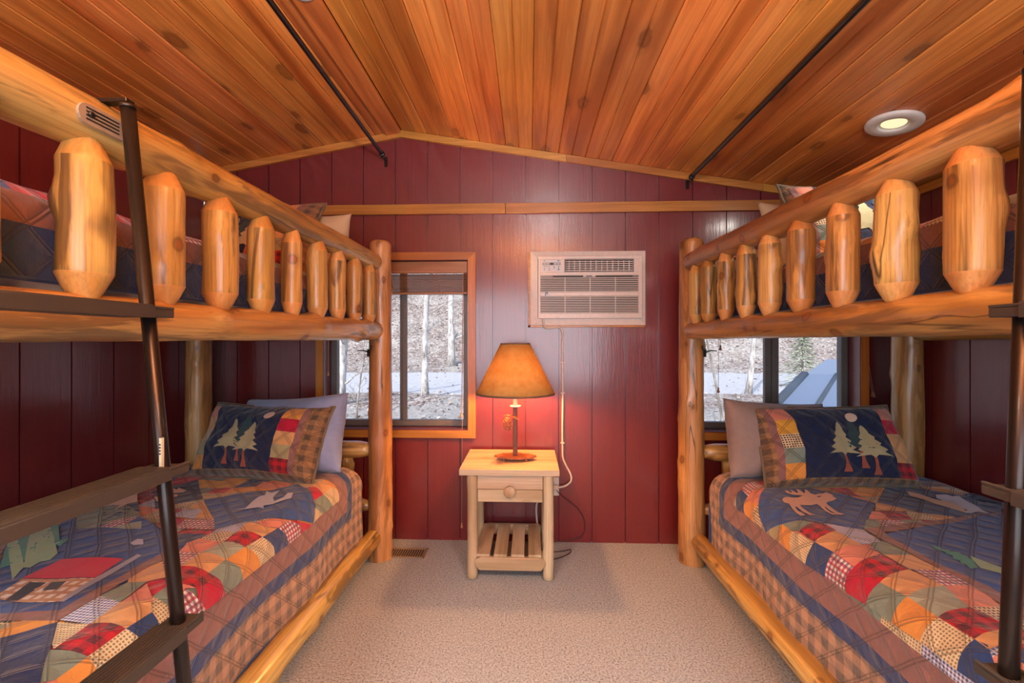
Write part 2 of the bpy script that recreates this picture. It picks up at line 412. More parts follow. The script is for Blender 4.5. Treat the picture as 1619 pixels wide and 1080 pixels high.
def plate(name, us, zs, inside, top, P, mat, parent=None, kind=None):
    """panel with holes: us, zs = break lines, inside(u,z)->bool, P(u,z,t)->3-D with t 0 front, 1 back"""
    bm = bmesh.new(); V = {}
    def vert(i, j, t):
        k = (i, j, t)
        if k not in V: V[k] = bm.verts.new(P(us[i], min(zs[j], top(us[i])), t))
        return V[k]
    nu, nz = len(us)-1, len(zs)-1
    cell = [[inside((us[i]+us[i+1])/2, (zs[j]+zs[j+1])/2) and zs[j] < min(top(us[i]), top(us[i+1]))-1e-4 for j in range(nz)] for i in range(nu)]
    g = lambda i, j: 0 <= i < nu and 0 <= j < nz and cell[i][j]
    for i in range(nu):
        for j in range(nz):
            if not cell[i][j]: continue
            q = [(i, j), (i+1, j), (i+1, j+1), (i, j+1)]
            for t in (0, 1): bm.faces.new([vert(*p, t) for p in (q if t == 0 else q[::-1])])
            for (p1, p2, n) in ((q[0], q[1], (i, j-1)), (q[1], q[2], (i+1, j)), (q[2], q[3], (i, j+1)), (q[3], q[0], (i-1, j))):
                if not g(*n): bm.faces.new((vert(*p1, 0), vert(*p1, 1), vert(*p2, 1), vert(*p2, 0)))
    return bm_obj(name, bm, mat, parent)
def panelled(name, u0, u1, g0, sp, top, P, holes, mat, back_t, ztop=2.62, extra=()):
    """wall: a thick backing (the structure) with one upright grooved board after another as children"""
    def hole(u, z): return any(a < u < b and c < z < d for a, b, c, d in holes)
    us = sorted({u0, u1, *[h[0] for h in holes], *[h[1] for h in holes], *extra}); zs = sorted({0., ztop, *[h[2] for h in holes], *[h[3] for h in holes]})
    root = plate(name, us, zs, lambda u, z: not hole(u, z), top, lambda u, z, t: P(u, z, .014+t*back_t), mat)
    root['kind'] = 'structure'
    k = math.floor((u0-g0)/sp)
    while g0+k*sp < u1-1e-6:
        a, b = max(u0, g0+k*sp+.0035), min(u1, g0+(k+1)*sp-.0035); k += 1
        if b-a < .02: continue
        us2 = sorted({a, b, *[x for h in holes for x in h[:2] if a < x < b], *[x for x in extra if a < x < b]})
        plate('board', us2, zs, lambda u, z: not hole(u, z), top, lambda u, z, t: P(u, z, t*.0138), mat, root)
    return root
W1 = (-1.304, -.381, .693, 1.763); W2 = (1.057, 2.001, .693, 1.763); ACH = (.03, .685, 1.372, 1.779)
panelled('wall_back', XL, XR, -1.049, .2055, ceil_z, lambda u, z, t: (u, YB+t, z), [W1, W2, ACH], M['wall'], .12, extra=(RX,))
zl, zr = ceil_z(XL), ceil_z(XR)
W3 = (.98, 1.72, .80, 1.72)
panelled('wall_left', YF, YB, 1.906, .2025, lambda u: zl, lambda u, z, t: (XL-t, u, z), [], M['wall'], .1)
panelled('wall_right', YF, YB, 1.990, .2045, lambda u: zr, lambda u, z, t: (XR+t, u, z), [], M['wall'], .1)
panelled('wall_front', XL, XR, -1.049, .2055, ceil_z, lambda u, z, t: (u, YF-t, z), [], M['wall'], .1, extra=(RX,))

# ceiling: two sloping decks with one cedar board after another
bm = bmesh.new()
add_prism(bm, [(XL-.1, ceil_z(XL-.1)+.024), (RX, RZ+.024), (XR+.1, ceil_z(XR+.1)+.024), (XR+.1, ceil_z(XR+.1)+.16), (RX, RZ+.16), (XL-.1, ceil_z(XL-.1)+.16)], 'Y', YF-.15, YB+.16)
ceiling = bm_obj('ceiling', bm, M['dark']); ceiling['kind'] = 'structure'
BW_ = .1665
def board_mesh():
    w, c, t = BW_-.0016, .005, .005
    prof = [(0, .018), (0, c), (c, 0), (w*.5-.0045, 0), (w*.5, .0055), (w*.5+.0045, 0), (w-c, 0), (w, c), (w, .018)]
    bm = bmesh.new(); L = YB-YF-.004
    add_prism(bm, prof, 'Y', 0, L); bmesh.ops.recalc_face_normals(bm, faces=bm.faces)
    me = bpy.data.meshes.new('ceiling_board'); bm.to_mesh(me); bm.free(); me.materials.append(M['ceil']); return me
bmesh_me = board_mesh()
for side, slope, n in ((1, -.1655, 18), (-1, .1826, 8)):
    ang = math.atan(slope if side > 0 else slope)
    for i in range(n):
        o = bpy.data.objects.new('board', bmesh_me); COL.objects.link(o)
        d = i*BW_+.002
        if side > 0:
            o.location = (RX+d*math.cos(ang), YF, RZ+d*math.sin(ang)+.002); o.rotation_euler = (0, -ang, 0)
        else:
            d2 = d+BW_-.0016
            o.location = (RX-d2*math.cos(ang), YF, RZ-d2*math.sin(ang)+.002); o.rotation_euler = (0, -ang, 0)
        parent_to(o, ceiling)
# ridge cap strip and oak trims along the top of the back wall
def slope_strip(name, x0, x1, hgt, y0, y1, mat, dz=0.0):
    return prism(name, [(x0, ceil_z(x0)+dz), (x1, ceil_z(x1)+dz), (x1, ceil_z(x1)+dz-hgt), (x0, ceil_z(x0)+dz-hgt)], 'Y', y0, y1, mat)
for nm, x0, x1 in (('trim_1', XL, RX-.03), ('trim_2', RX-.03, .23), ('trim_3', .232, 1.42), ('trim_4', 1.422, XR)):
    if nm == 'trim_2':
        o = prism(nm, [(x0, ceil_z(x0)), (RX, RZ), (x1, ceil_z(x1)), (x1, ceil_z(x1)-.043), (RX, RZ-.043), (x0, ceil_z(x0)-.043)], 'Y', YB-.02, YB, M['trim'])
    else: o = slope_strip(nm, x0, x1, .043, YB-.02, YB, M['trim'])
    o['kind'] = 'structure'
bm = bmesh.new(); add_prism(bm, [(RX-.09, ceil_z(RX-.09)-.002), (RX, RZ-.002), (RX, RZ-.018), (RX-.09, ceil_z(RX-.09)-.018)], 'Y', YF, YB-.021)
o = bm_obj('trim_5', bm, M['ceil']); o['kind'] = 'structure'
for nm, x0, x1 in (('trim_6', XL, -.148), ('trim_7', -.146, XR)):
    o = box(nm, (x0, YB-.019, 2.049), (x1, YB, 2.112), M['trim'], bev=.002); o['kind'] = 'structure'
for nm, x in (('trim_8', XL), ('trim_9', XR-.02)):
    zt = ceil_z(x)
    o = box(nm, (x, YF, zt-.05), (x+.02, YB-.02, zt-.004), M['trimy']); o['kind'] = 'structure'

# ------------------------------------------------------------------ windows
def blind(x0, x1, name_label, cords):
    t = empty('wooden_blind', ((x0+x1)/2, YB+.05, 1.757), name_label[0], 'blind')
    box('valance', (x0, YB+.004, 1.680), (x1, YB+.018, 1.757), M['blind'], t, .004)
    box('valance_bead', (x0, YB-.002, 1.686), (x1, YB+.0035, 1.694), M['blind'], t)
    box('headrail', (x0, YB+.02, 1.70), (x1, YB+.075, 1.755), M['blind'], t)
    z = 1.686
    for i in range(15):
        z -= .0078
        box('slat', (x0+.003, YB+.022, z-.0028), (x1-.003, YB+.072, z), M['blind'], t, .001)
    box('bottom_rail', (x0+.003, YB+.022, z-.018), (x1-.003, YB+.072, z-.006), M['blind'], t, .003)
    for f in (.18, .78):
        xx = x0+(x1-x0)*f
        bm = bmesh.new()
        for q in range(3):
            pts = [(xx+.02*math.sin(5*s+q*2)+.012*(q-1), YB+.017-.002*q, 1.675-.125*s) for s in [i/12 for i in range(13)]]
            add_tube(bm, pts, .0013, 5)
        bm_obj('ladder_cord', bm, M['blind'], t)
    for (xa, za, xb, zb, tz) in cords:
        c = tube('pull_cord', [(xa, YB+.004, za), ((xa+xb)/2, YB-.001, (za+zb)/2), (xb, YB-.006, zb)], .0016, M['cordw'], t, 6)
        lathe('tassel', [(.001, .034), (.006, .028), (.0045, .02), (.008, .010), (.0085, .002), (.004, 0)], (xb, YB-.006, zb-.02), M['blind'], t, 12)
    return t
M['cordw'] = plain('pinkish cotton cord', '#c79a86', .7)
def window(n, W_, cas, splits, lab, hidden_left=0):
    a, b, c, d = W_
    r = empty('window_%d' % n, ((a+b)/2, YB+.06, c)); r['kind'] = 'structure'; r['label'] = lab
    w = .047; y0 = YB-.018
    prism('casing', [(a-w, d+w), (b+w, d+w), (b, d), (a, d)], 'Y', y0, YB, M['trim'], r)
    prism('casing', [(a-w, c-w), (a, c), (b, c), (b+w, c-w)], 'Y', y0, YB, M['trim'], r)
    prism('casing', [(a-w, c-w), (a-w, d+w), (a, d), (a, c)], 'Y', y0, YB, M['trimz'], r)
    prism('casing', [(b, c), (b, d), (b+w, d+w), (b+w, c-w)], 'Y', y0, YB, M['trimz'], r)
    for nm, lo, hi in (('reveal', (a-.003, y0+.004, c), (a+.004, YB+.13, d)), ('reveal', (b-.004, y0+.004, c), (b+.003, YB+.13, d)), ('reveal', (a, y0+.004, d-.004), (b, YB+.13, d+.003)), ('sill', (a, y0+.004, c-.003), (b, YB+.13, c+.006))):
        box(nm, lo, hi, M['wall'], r)
    y1, y2 = YB+.085, YB+.13
    f = .04
    bm = bmesh.new()
    add_box(bm, (a+.004, y1, c+.006), (b-.004, y2, c+.006+f), .003); add_box(bm, (a+.004, y1, d-.004-f), (b-.004, y2, d-.004), .003)
    add_box(bm, (a+.004, y1, c+f), (a+.004+f, y2, d-f), .003); add_box(bm, (b-.004-f, y1, c+f), (b-.004, y2, d-f), .003)
    bm_obj('window_frame', bm, M['bronze'], r)
    m0, m1 = splits; mc = (m0+m1)/2
    bm = bmesh.new(); add_box(bm, (m0, y1+.012, c+f), (mc+.006, y2-.003, d-f), .003); add_box(bm, (mc-.002, y1-.004, c+f), (m1, y1+.02, d-f), .003)
    mu = bm_obj('mullion', bm, M['bronze'], r)
    bm = bmesh.new(); add_box(bm, (mc, y1-.012, 1.42), (mc+.016, y1-.004, 1.50), .002); add_box(bm, (mc+.004, y1-.02, 1.44), (mc+.012, y1-.012, 1.47), .002)
    bm_obj('latch', bm, M['bronze'], mu)
    box('track', (a+f, y1-.006, c+.012), (b-f, y1, c+.020), M['bronze'], r)
    for x0, x1, yy in ((a+f, m0+.004, y1+.028), (m1-.004, b-f, y1+.014)):
        box('pane', (x0, yy, c+f), (x1, yy+.003, d-f), M['glass'], r)
    return r
window(1, W1, .047, (-.846, -.796), 'window left of the lamp with orange wood casing and raised blind')
window(2, W2, .047, (1.495, 1.572), 'window behind the right bunk bed with dark sliding frame')
blind(W1[0]+.008, W1[1]-.008, ['raised brown wooden blind stacked at the top of the left window'],
      [(-.415, 1.69, -.425, .79, 0), (-.415, 1.69, -.422, .10, 0), (-1.272, 1.69, -1.275, 1.05, 0)])
blind(W2[0]+.008, W2[1]-.008, ['raised brown wooden blind stacked at the top of the right window'],
      [(1.175, 1.60, 1.172, 1.215, 0), (1.166, 1.60, 1.160, .955, 0), (1.96, 1.62, 2.075, .935, 0), (1.975, 1.62, 2.085, .93, 0)])
# unseen window frame added around the rear fill light, no opening behind it
r = empty('window_3', (.1, YF, .6)); r['kind'] = 'structure'; r['label'] = 'added window frame around the fill light behind the viewpoint'
for lo, hi in (((-1.15, YF, 2.0), (1.35, YF+.05, 2.05)), ((-1.15, YF, .55), (1.35, YF+.05, .6)), ((-1.15, YF, .6), (-1.1, YF+.05, 2.0)), ((1.3, YF, .6), (1.35, YF+.05, 2.0))):
    box('casing', lo, hi, M['trim'], r, .003)
for x in (-.30, .50): box('mullion', (x-.02, YF+.01, .6), (x+.02, YF+.045, 2.0), M['bronze'], r, .003)
# wood-shuttered opening in the right wall, seen past the right ladder
r = empty('shutter_cupboard', (XR, 1.30, .9), 'orange wood panel with pale frame and small knob on the right wall', 'cupboard')
y0, y1, z0, z1 = .98, 1.565, .95, 1.38
bm = bmesh.new()
for lo, hi in (((XR-.02, y0-.05, z1), (XR, y1+.05, z1+.05)), ((XR-.02, y0-.05, z0-.045), (XR, y1+.05, z0)), ((XR-.02, y0-.05, z0), (XR, y0, z1))): add_box(bm, lo, hi, .002)
bm_obj('frame', bm, M['paley'], r)
for i in range(3):
    a = y0+(y1-y0)*i/3
    box('board', (XR-.016, a+.001, z0+.001), (XR-.001, a+(y1-y0)/3-.001, z1-.001), M['trimz'], r, .002)
lathe('knob', [(.004, -.03), (.011, -.027), (.012, -.02), (.006, -.012), (.006, 0)], (XR-.016, 1.545, 1.105), M['pale'], r, 14, True, 'X')

# ------------------------------------------------------------------ outside
def ground_z(x, y):
    pts = [(2.8, -1.3), (9, -1.15), (13, -.85), (16, -.75), (21, -.72), (27, -.6), (30, .0), (48, 9.5), (80, 26), (130, 44)]
    for (a, za), (b, zb) in zip(pts, pts[1:]):
        if y <= b: z = za+(zb-za)*max(0, (y-a)/(b-a)); break
    else: z = 44
    z += .5*noise.noise(Vector((x*.08, y*.08, 0)))*min(1, max(0, (y-27)/8))*2.2 + .06*noise.noise(Vector((x*.5, y*.5, 3)))
    if 15.2 < y < 27.2: z += .0
    m = math.hypot((x+3.0)/1.7, (y-14.2)/1.0)
    if m < 1: z += .34*(1-m*m)
    return z
def litter():
    b = NB('fallen leaf litter'); v = b.obj_coord(rnd=False)
    vo = b.vor(v, 7.5); vo2 = b.vor(v, 19)
    r = b.n('ShaderNodeSeparateColor'); b.l(vo.outputs[1], r.inputs[0]); r2 = b.n('ShaderNodeSeparateColor'); b.l(vo2.outputs[1], r2.inputs[0])
    f = b.math('ADD', b.math('MULTIPLY', r.outputs[0], .5), b.math('MULTIPLY', r2.outputs[0], .5))
    c = b.ramp(f, [(.12, lin('#524744')), (.35, lin('#776a65')), (.6, lin('#958880')), (.85, lin('#b0a8a4'))])
    big = b.noise(v, .35, 3); c = b.mix(b.math('MULTIPLY', b.ramp(big, [(.45, 0), (.65, 1)]), .4), c, lin('#b9b7b0'))
    sx = b.n('ShaderNodeSeparateXYZ'); b.l(v, sx.inputs[0])
    wob = b.math('ADD', sx.outputs[1], b.math('MULTIPLY', b.math('SUBTRACT', b.noise(v, .5, 3), .5), 2.2))
    road = b.math('MULTIPLY', b.math('GREATER_THAN', wob, 16.8), b.math('LESS_THAN', wob, 26.0))
    gn = b.noise(v, 9, 5, .7)
    rc = b.ramp(gn, [(.3, lin('#9a9a9c')), (.6, lin('#c4c4c8'))])
    c = b.mix(b.math('MULTIPLY', road, .85), c, rc)
    near = b.math('MULTIPLY', b.math('LESS_THAN', wob, 13.6), .6)
    c = b.mix(near, c, b.ramp(b.noise(v, 16, 5, .8), [(.35, lin('#6d6965')), (.6, lin('#adaba8'))]))
    return b.bsdf(c, .95, b.bump(f, .6, .05), spec=.1)
bm = bmesh.new(); NX, NY = 90, 100; g = {}
for j in range(NY+1):
    y = 2.95 + 125*(j/NY)**1.7
    for i in range(NX+1):
        x = (i/NX-.5)*(40+y*2.4); g[i, j] = bm.verts.new((x, y, ground_z(x, y)))
for j in range(NY):
    for i in range(NX):
        f = bm.faces.new((g[i, j], g[i+1, j], g[i+1, j+1], g[i, j+1])); f.smooth = True
M['litter'] = litter()
gr = bm_obj('hillside_ground', bm, M['litter']); gr['kind'] = 'structure'
rng = random.Random(5)
bm = bmesh.new()
for k in range(15000):
    y = 8+34*rng.random()**.8
    if 16.2 < y < 26.5 and rng.random() < .93: continue
    x = (rng.random()-.42)*y*1.9
    z = ground_z(x, y)+.02; s = (.025+.035*rng.random())*(1+y*.022); a = rng.random()*6.28; t = rng.uniform(-.8, .8)
    u = Vector((math.cos(a), math.sin(a), .3*t)); w = Vector((-math.sin(a)*.6, math.cos(a)*.6, t)); p = Vector((x, y, z+.02))
    vs = [bm.verts.new(p+u*s), bm.verts.new(p+w*s), bm.verts.new(p-u*s), bm.verts.new(p-w*s)]
    bm.faces.new(vs)
def leafm():
    b = NB('dry leaves'); v = b.obj_coord(rnd=False); g_ = b.n('ShaderNodeNewGeometry')
    c = b.ramp(g_.outputs['Random Per Island'], [(0, lin('#584a44')), (.4, lin('#988679')), (.75, lin('#c4bcb6')), (1, lin('#7f6d62'))])
    return b.bsdf(c, .8, spec=.2)
tag(bm_obj('fallen_leaves', bm, leafm()), 'dry brown leaves scattered over the slope outside the windows', 'leaves', None, 'stuff')

def bark(name, a, c_, d):
    b = NB(name); b.obj_coord(); n = b.noise(b.map(b.raw, (9, 9, 2.5)), 1, 5, .7)
    c = b.ramp(n, [(.3, lin(d)), (.5, lin(c_)), (.7, lin(a))]); return b.bsdf(c, .9, b.bump(n, .5, .03), spec=.1)
M['bark'] = bark('pale bark', '#dcdad8', '#b0aba8', '#6d6662'); M['bark2'] = bark('grey bark', '#bdb7b2', '#8c837c', '#574e48')
def tree(x, y, h, r, lean, seed, label, group=None, nb=10, mat='bark', fork=False):
    rg = random.Random(seed); z = ground_z(x, y)-.05
    t = empty('bare_tree', (x, y, z), label, 'tree', group)
    pts = []; N = 12; px = 0
    for i in range(N+1):
        f = i/N; px = lean*f*h + .06*h*.12*math.sin(f*6+seed)
        pts.append((x+px, y+.02*h*math.sin(f*4+seed*2), z+h*f))
    bm = bmesh.new(); add_tube(bm, pts, [r*(1.35 if i == 0 else 1)*(1-.6*i/N) for i in range(N+1)], 9)
    bm_obj('trunk', bm, M[mat], t)
    bm = bmesh.new()
    for k in range(nb):
        f = rg.uniform(.12, .95); i = int(f*N); p = Vector(pts[i]); a = rg.uniform(0, 6.28); L = h*rg.uniform(.1, .22)
        d = Vector((math.cos(a), math.sin(a)*.6, rg.uniform(.15, .8))).normalized()
        q = [p]; 
        for s in range(5): d = (d+Vector((rg.uniform(-.3, .3), rg.uniform(-.2, .2), rg.uniform(-.1, .25)))).normalized(); q.append(q[-1]+d*L/5)
        rb = r*.26*(1-f*.5); add_tube(bm, q, [rb*(1-.17*s) for s in range(6)], 5)
        for m in range(3):
            e = q[rg.randint(1, 4)]; d2 = (d+Vector((rg.uniform(-1, 1), rg.uniform(-.5, .5), rg.uniform(-.2, .8)))).normalized()
            add_tube(bm, [e, e+d2*L*.25, e+d2*L*.5+Vector((0, 0, L*.06))], [rb*.45, rb*.3, rb*.12], 4)
    bm_obj('branches', bm, M[mat], t)
    return t
tree(-3.75, 15.6, 9, .125, .02, 3, 'pale bare tree rising from the leaf mound outside the left window', nb=16)
tree(-5.15, 24.5+4, 10, .25, .03, 8, 'thicker pale trunk up the slope at the right of the left window', nb=8)
tree(-6.15, 14.2, 8, .15, -.01, 12, 'pale trunk at the far left edge of the left window', nb=10)
tree(-4.9, 12.2, 2.6, .035, .12, 21, 'small bare sapling with spreading branches outside the left pane', nb=22, mat='bark2')
tree(4.1, 9.2, 4.5, .03, -.16, 31, 'thin crooked sapling at the left of the right window', nb=6, mat='bark2')
tree(8.3, 17, 8, .11, .10, 33, 'slender leaning tree in the right pane of the right window', nb=8)
tree(8.9, 30, 10, .2, .05, 35, 'pale trunk standing behind the drive in the right window', nb=6)
tree(7.0, 21.5, 7, .10, .02, 36, 'grey slim tree beside the drive in the left pane of the right window', nb=6, mat='bark2')
for i in range(26):
    y = rng.uniform(33, 62); x = rng.uniform(-.62, -.18)*y if i % 2 else rng.uniform(.3, .75)*y
    tree(x, y, rng.uniform(9, 14), rng.uniform(.09, .17), rng.uniform(-.05, .06), 50+i, ('bare trunk up the leafy hillside seen through the left window' if i % 2 else 'bare trunk up the leafy hillside seen through the right window'), 'bare trees up the hillside', nb=5, mat='bark2' if i % 3 else 'bark')
# young conifer beyond the drive
def conifer(x, y, h, label):
    z = ground_z(x, y); t = empty('conifer', (x, y, z), label, 'tree'); rg = random.Random(4)
    tube('trunk', [(x, y, z-.1), (x, y, z+h)], [.06, .01], M['bark2'], t, 6)
    bm = bmesh.new()
    for k in range(900):
        f = .08+.9*rg.random(); a = rg.random()*6.28; R_ = h*.40*(1-f)**.8*(.35+.65*rg.random()); zz = z+h*f-R_*.25
        p = Vector((x+R_*math.cos(a), y+R_*math.sin(a), zz)); d = Vector((math.cos(a), math.sin(a), -.3))*.16; n_ = Vector((-math.sin(a), math.cos(a), rg.uniform(-.5, .5)))*.03
        bm.faces.new([bm.verts.new(p-d), bm.verts.new(p+n_), bm.verts.new(p+d), bm.verts.new(p-n_)])
    tag(bm_obj('foliage', bm, plain('dull conifer green', '#9aa08a', .8), t), kind='stuff')
conifer(11.9, 19.5, 2.7, 'sparse grey green conifer beyond the drive in the right window')
# grey standing seam roof of the neighbouring outbuilding
M['seam'] = plain('dark roof seam', '#40464f', .6)
M['roof'] = plain('blue grey metal roofing', '#707b8e', .6, .1)
r = empty('neighbour_roof', (4.3, 6.2, -1.2), 'grey blue metal roof below the right window', 'roof')
A, B_, C_, D_ = Vector((2.55, 5.1, .10)), Vector((4.30, 6.6, .72)), Vector((6.6, 6.6, .72)), Vector((6.0, 5.1, .10))
def slab(name, quad, th, mat, parent):
    bm = bmesh.new(); n = (quad[1]-quad[0]).cross(quad[3]-quad[0]).normalized()
    a = [bm.verts.new(p) for p in quad]; b = [bm.verts.new(p-n*th) for p in quad]
    bm.faces.new(a); bm.faces.new(b[::-1])
    for i in range(4): bm.faces.new((a[i], b[i], b[(i+1) % 4], a[(i+1) % 4]))
    return bm_obj(name, bm, mat, parent)
A, B_, C_, D_ = Vector((2.30, 4.3, .52)), Vector((3.69, 6.0, .767)), Vector((6.4, 6.0, .74)), Vector((6.4, 4.3, .50))
slab('roof_panel', [A, B_, C_, D_], .05, M['roof'], r)
slab('upper_roof', [B_+Vector((0, 0, .012)), Vector((4.2, 6.35, .965)), Vector((6.6, 6.35, .965)), C_+Vector((0, 0, .012))], .04, M['roof'], r)
for i in range(6):
    f = i*.42; d = Vector((f, 0, 0)); a, b = A+d+Vector((0, 0, .012)), B_+d+Vector((0, 0, .012))
    tube('standing_seam', [a+Vector((0, 0, .02)), b+Vector((0, 0, .02))], .035 if i else .06, M['seam'], r, 6)
box('outbuilding_wall', (2.9, 4.7, -1.3), (6.3, 5.9, .46), M['concrete'], r)

# ------------------------------------------------------------------ logs
def make_log(name, p0, p1, r0, r1, parent, mat, seed, t0=None, t1=None, n=20, step=.03, bumpy=.05, cone=None, flat=0.0):
    """a peeled log from p0 to p1; t0/t1 = length of the rounded end; cone = (length, tenon radius) for hewn ends"""
    p0, p1 = Vector(p0), Vector(p1); L = (p1-p0).length; N = max(4, int(L/step)); rg = random.Random(seed)
    knots = [(rg.uniform(0, 2*PI), rg.uniform(.06, .94)*L, rg.uniform(.006, .014)) for _ in range(int(2+L*4))]
    zs = [L*i/N for i in range(N+1)]
    if cone: zs = sorted(set(zs+[cone[0], L-cone[0], .004, L-.004]))
    elif t0 or t1: zs = sorted(set(zs+[x for t in ((t0 or .02),) for x in (t*.1, t*.35, t*.7)]+[L-x for t in ((t1 or .02),) for x in (t*.1, t*.35, t*.7)]))
    bm = bmesh.new(); rings = []
    ph = rg.uniform(0, 50); bx, by = rg.uniform(-.004, .004), rg.uniform(-.004, .004)
    for z in zs:
        f = z/L; base = r0+(r1-r0)*f; k = 1.0
        if cone:
            c, tr = cone
            e = min(z, L-z)
            if e < c: base = tr+(base-tr)*(e/c)**.85
        else:
            if t0 and z < t0: k = math.sqrt(max(0.0, 1-(1-z/t0)**2))*.55+.45
            if t1 and L-z < t1: k = min(k, math.sqrt(max(0.0, 1-(1-(L-z)/t1)**2))*.55+.45)
        ring = []
        for i in range(n):
            a = 2*PI*i/n; ca, sa = math.cos(a), math.sin(a)
            r_ = base*k*(1+bumpy*noise.noise(Vector((ca*1.1+ph, sa*1.1, z*4.5)))+bumpy*.5*noise.noise(Vector((ca*2.4, sa*2.4+ph, z*14))))
            if not cone or (c+.02 < z < L-c-.02):
                for ka, kz, kh in knots:
                    da = (a-ka+PI) % (2*PI)-PI; q = (da*base/.022)**2+((z-kz)/.028)**2
                    if q < 5: r_ += kh*(base/.055)*math.exp(-q)
            if flat: r_ *= 1-flat*max(0, math.cos(2*a+seed))**3
            w = math.sin(f*PI)
            ring.append(bm.verts.new((r_*ca+bx*w, r_*sa+by*w, z)))
        rings.append(ring)
    for a, b in zip(rings, rings[1:]):
        for k in range(n):
            f = bm.faces.new((a[k], a[(k+1) % n], b[(k+1) % n], b[k])); f.smooth = True
    for ring, z, sgn in ((rings[0], zs[0], -1), (rings[-1], zs[-1], 1)):
        bm.faces.new(ring if sgn > 0 else ring[::-1])
    if cone:
        for f in bm.faces:
            z = f.calc_center_median().z
            if z < cone[0] or z > L-cone[0]: f.material_index = 1
    elif t0 or t1: pass
    me = bpy.data.meshes.new(name); bmesh.ops.recalc_face_normals(bm, faces=bm.faces); bm.to_mesh(me); bm.free()
    o = bpy.data.objects.new(name, me); COL.objects.link(o)
    me.materials.append(mat)
    if cone: me.materials.append(M['log_end'])
    o.location = p0; o.rotation_mode = 'QUATERNION'; o.rotation_quaternion = (p1-p0).to_track_quat('Z', 'Y')
    if parent is not None: parent_to(o, parent)
    return o

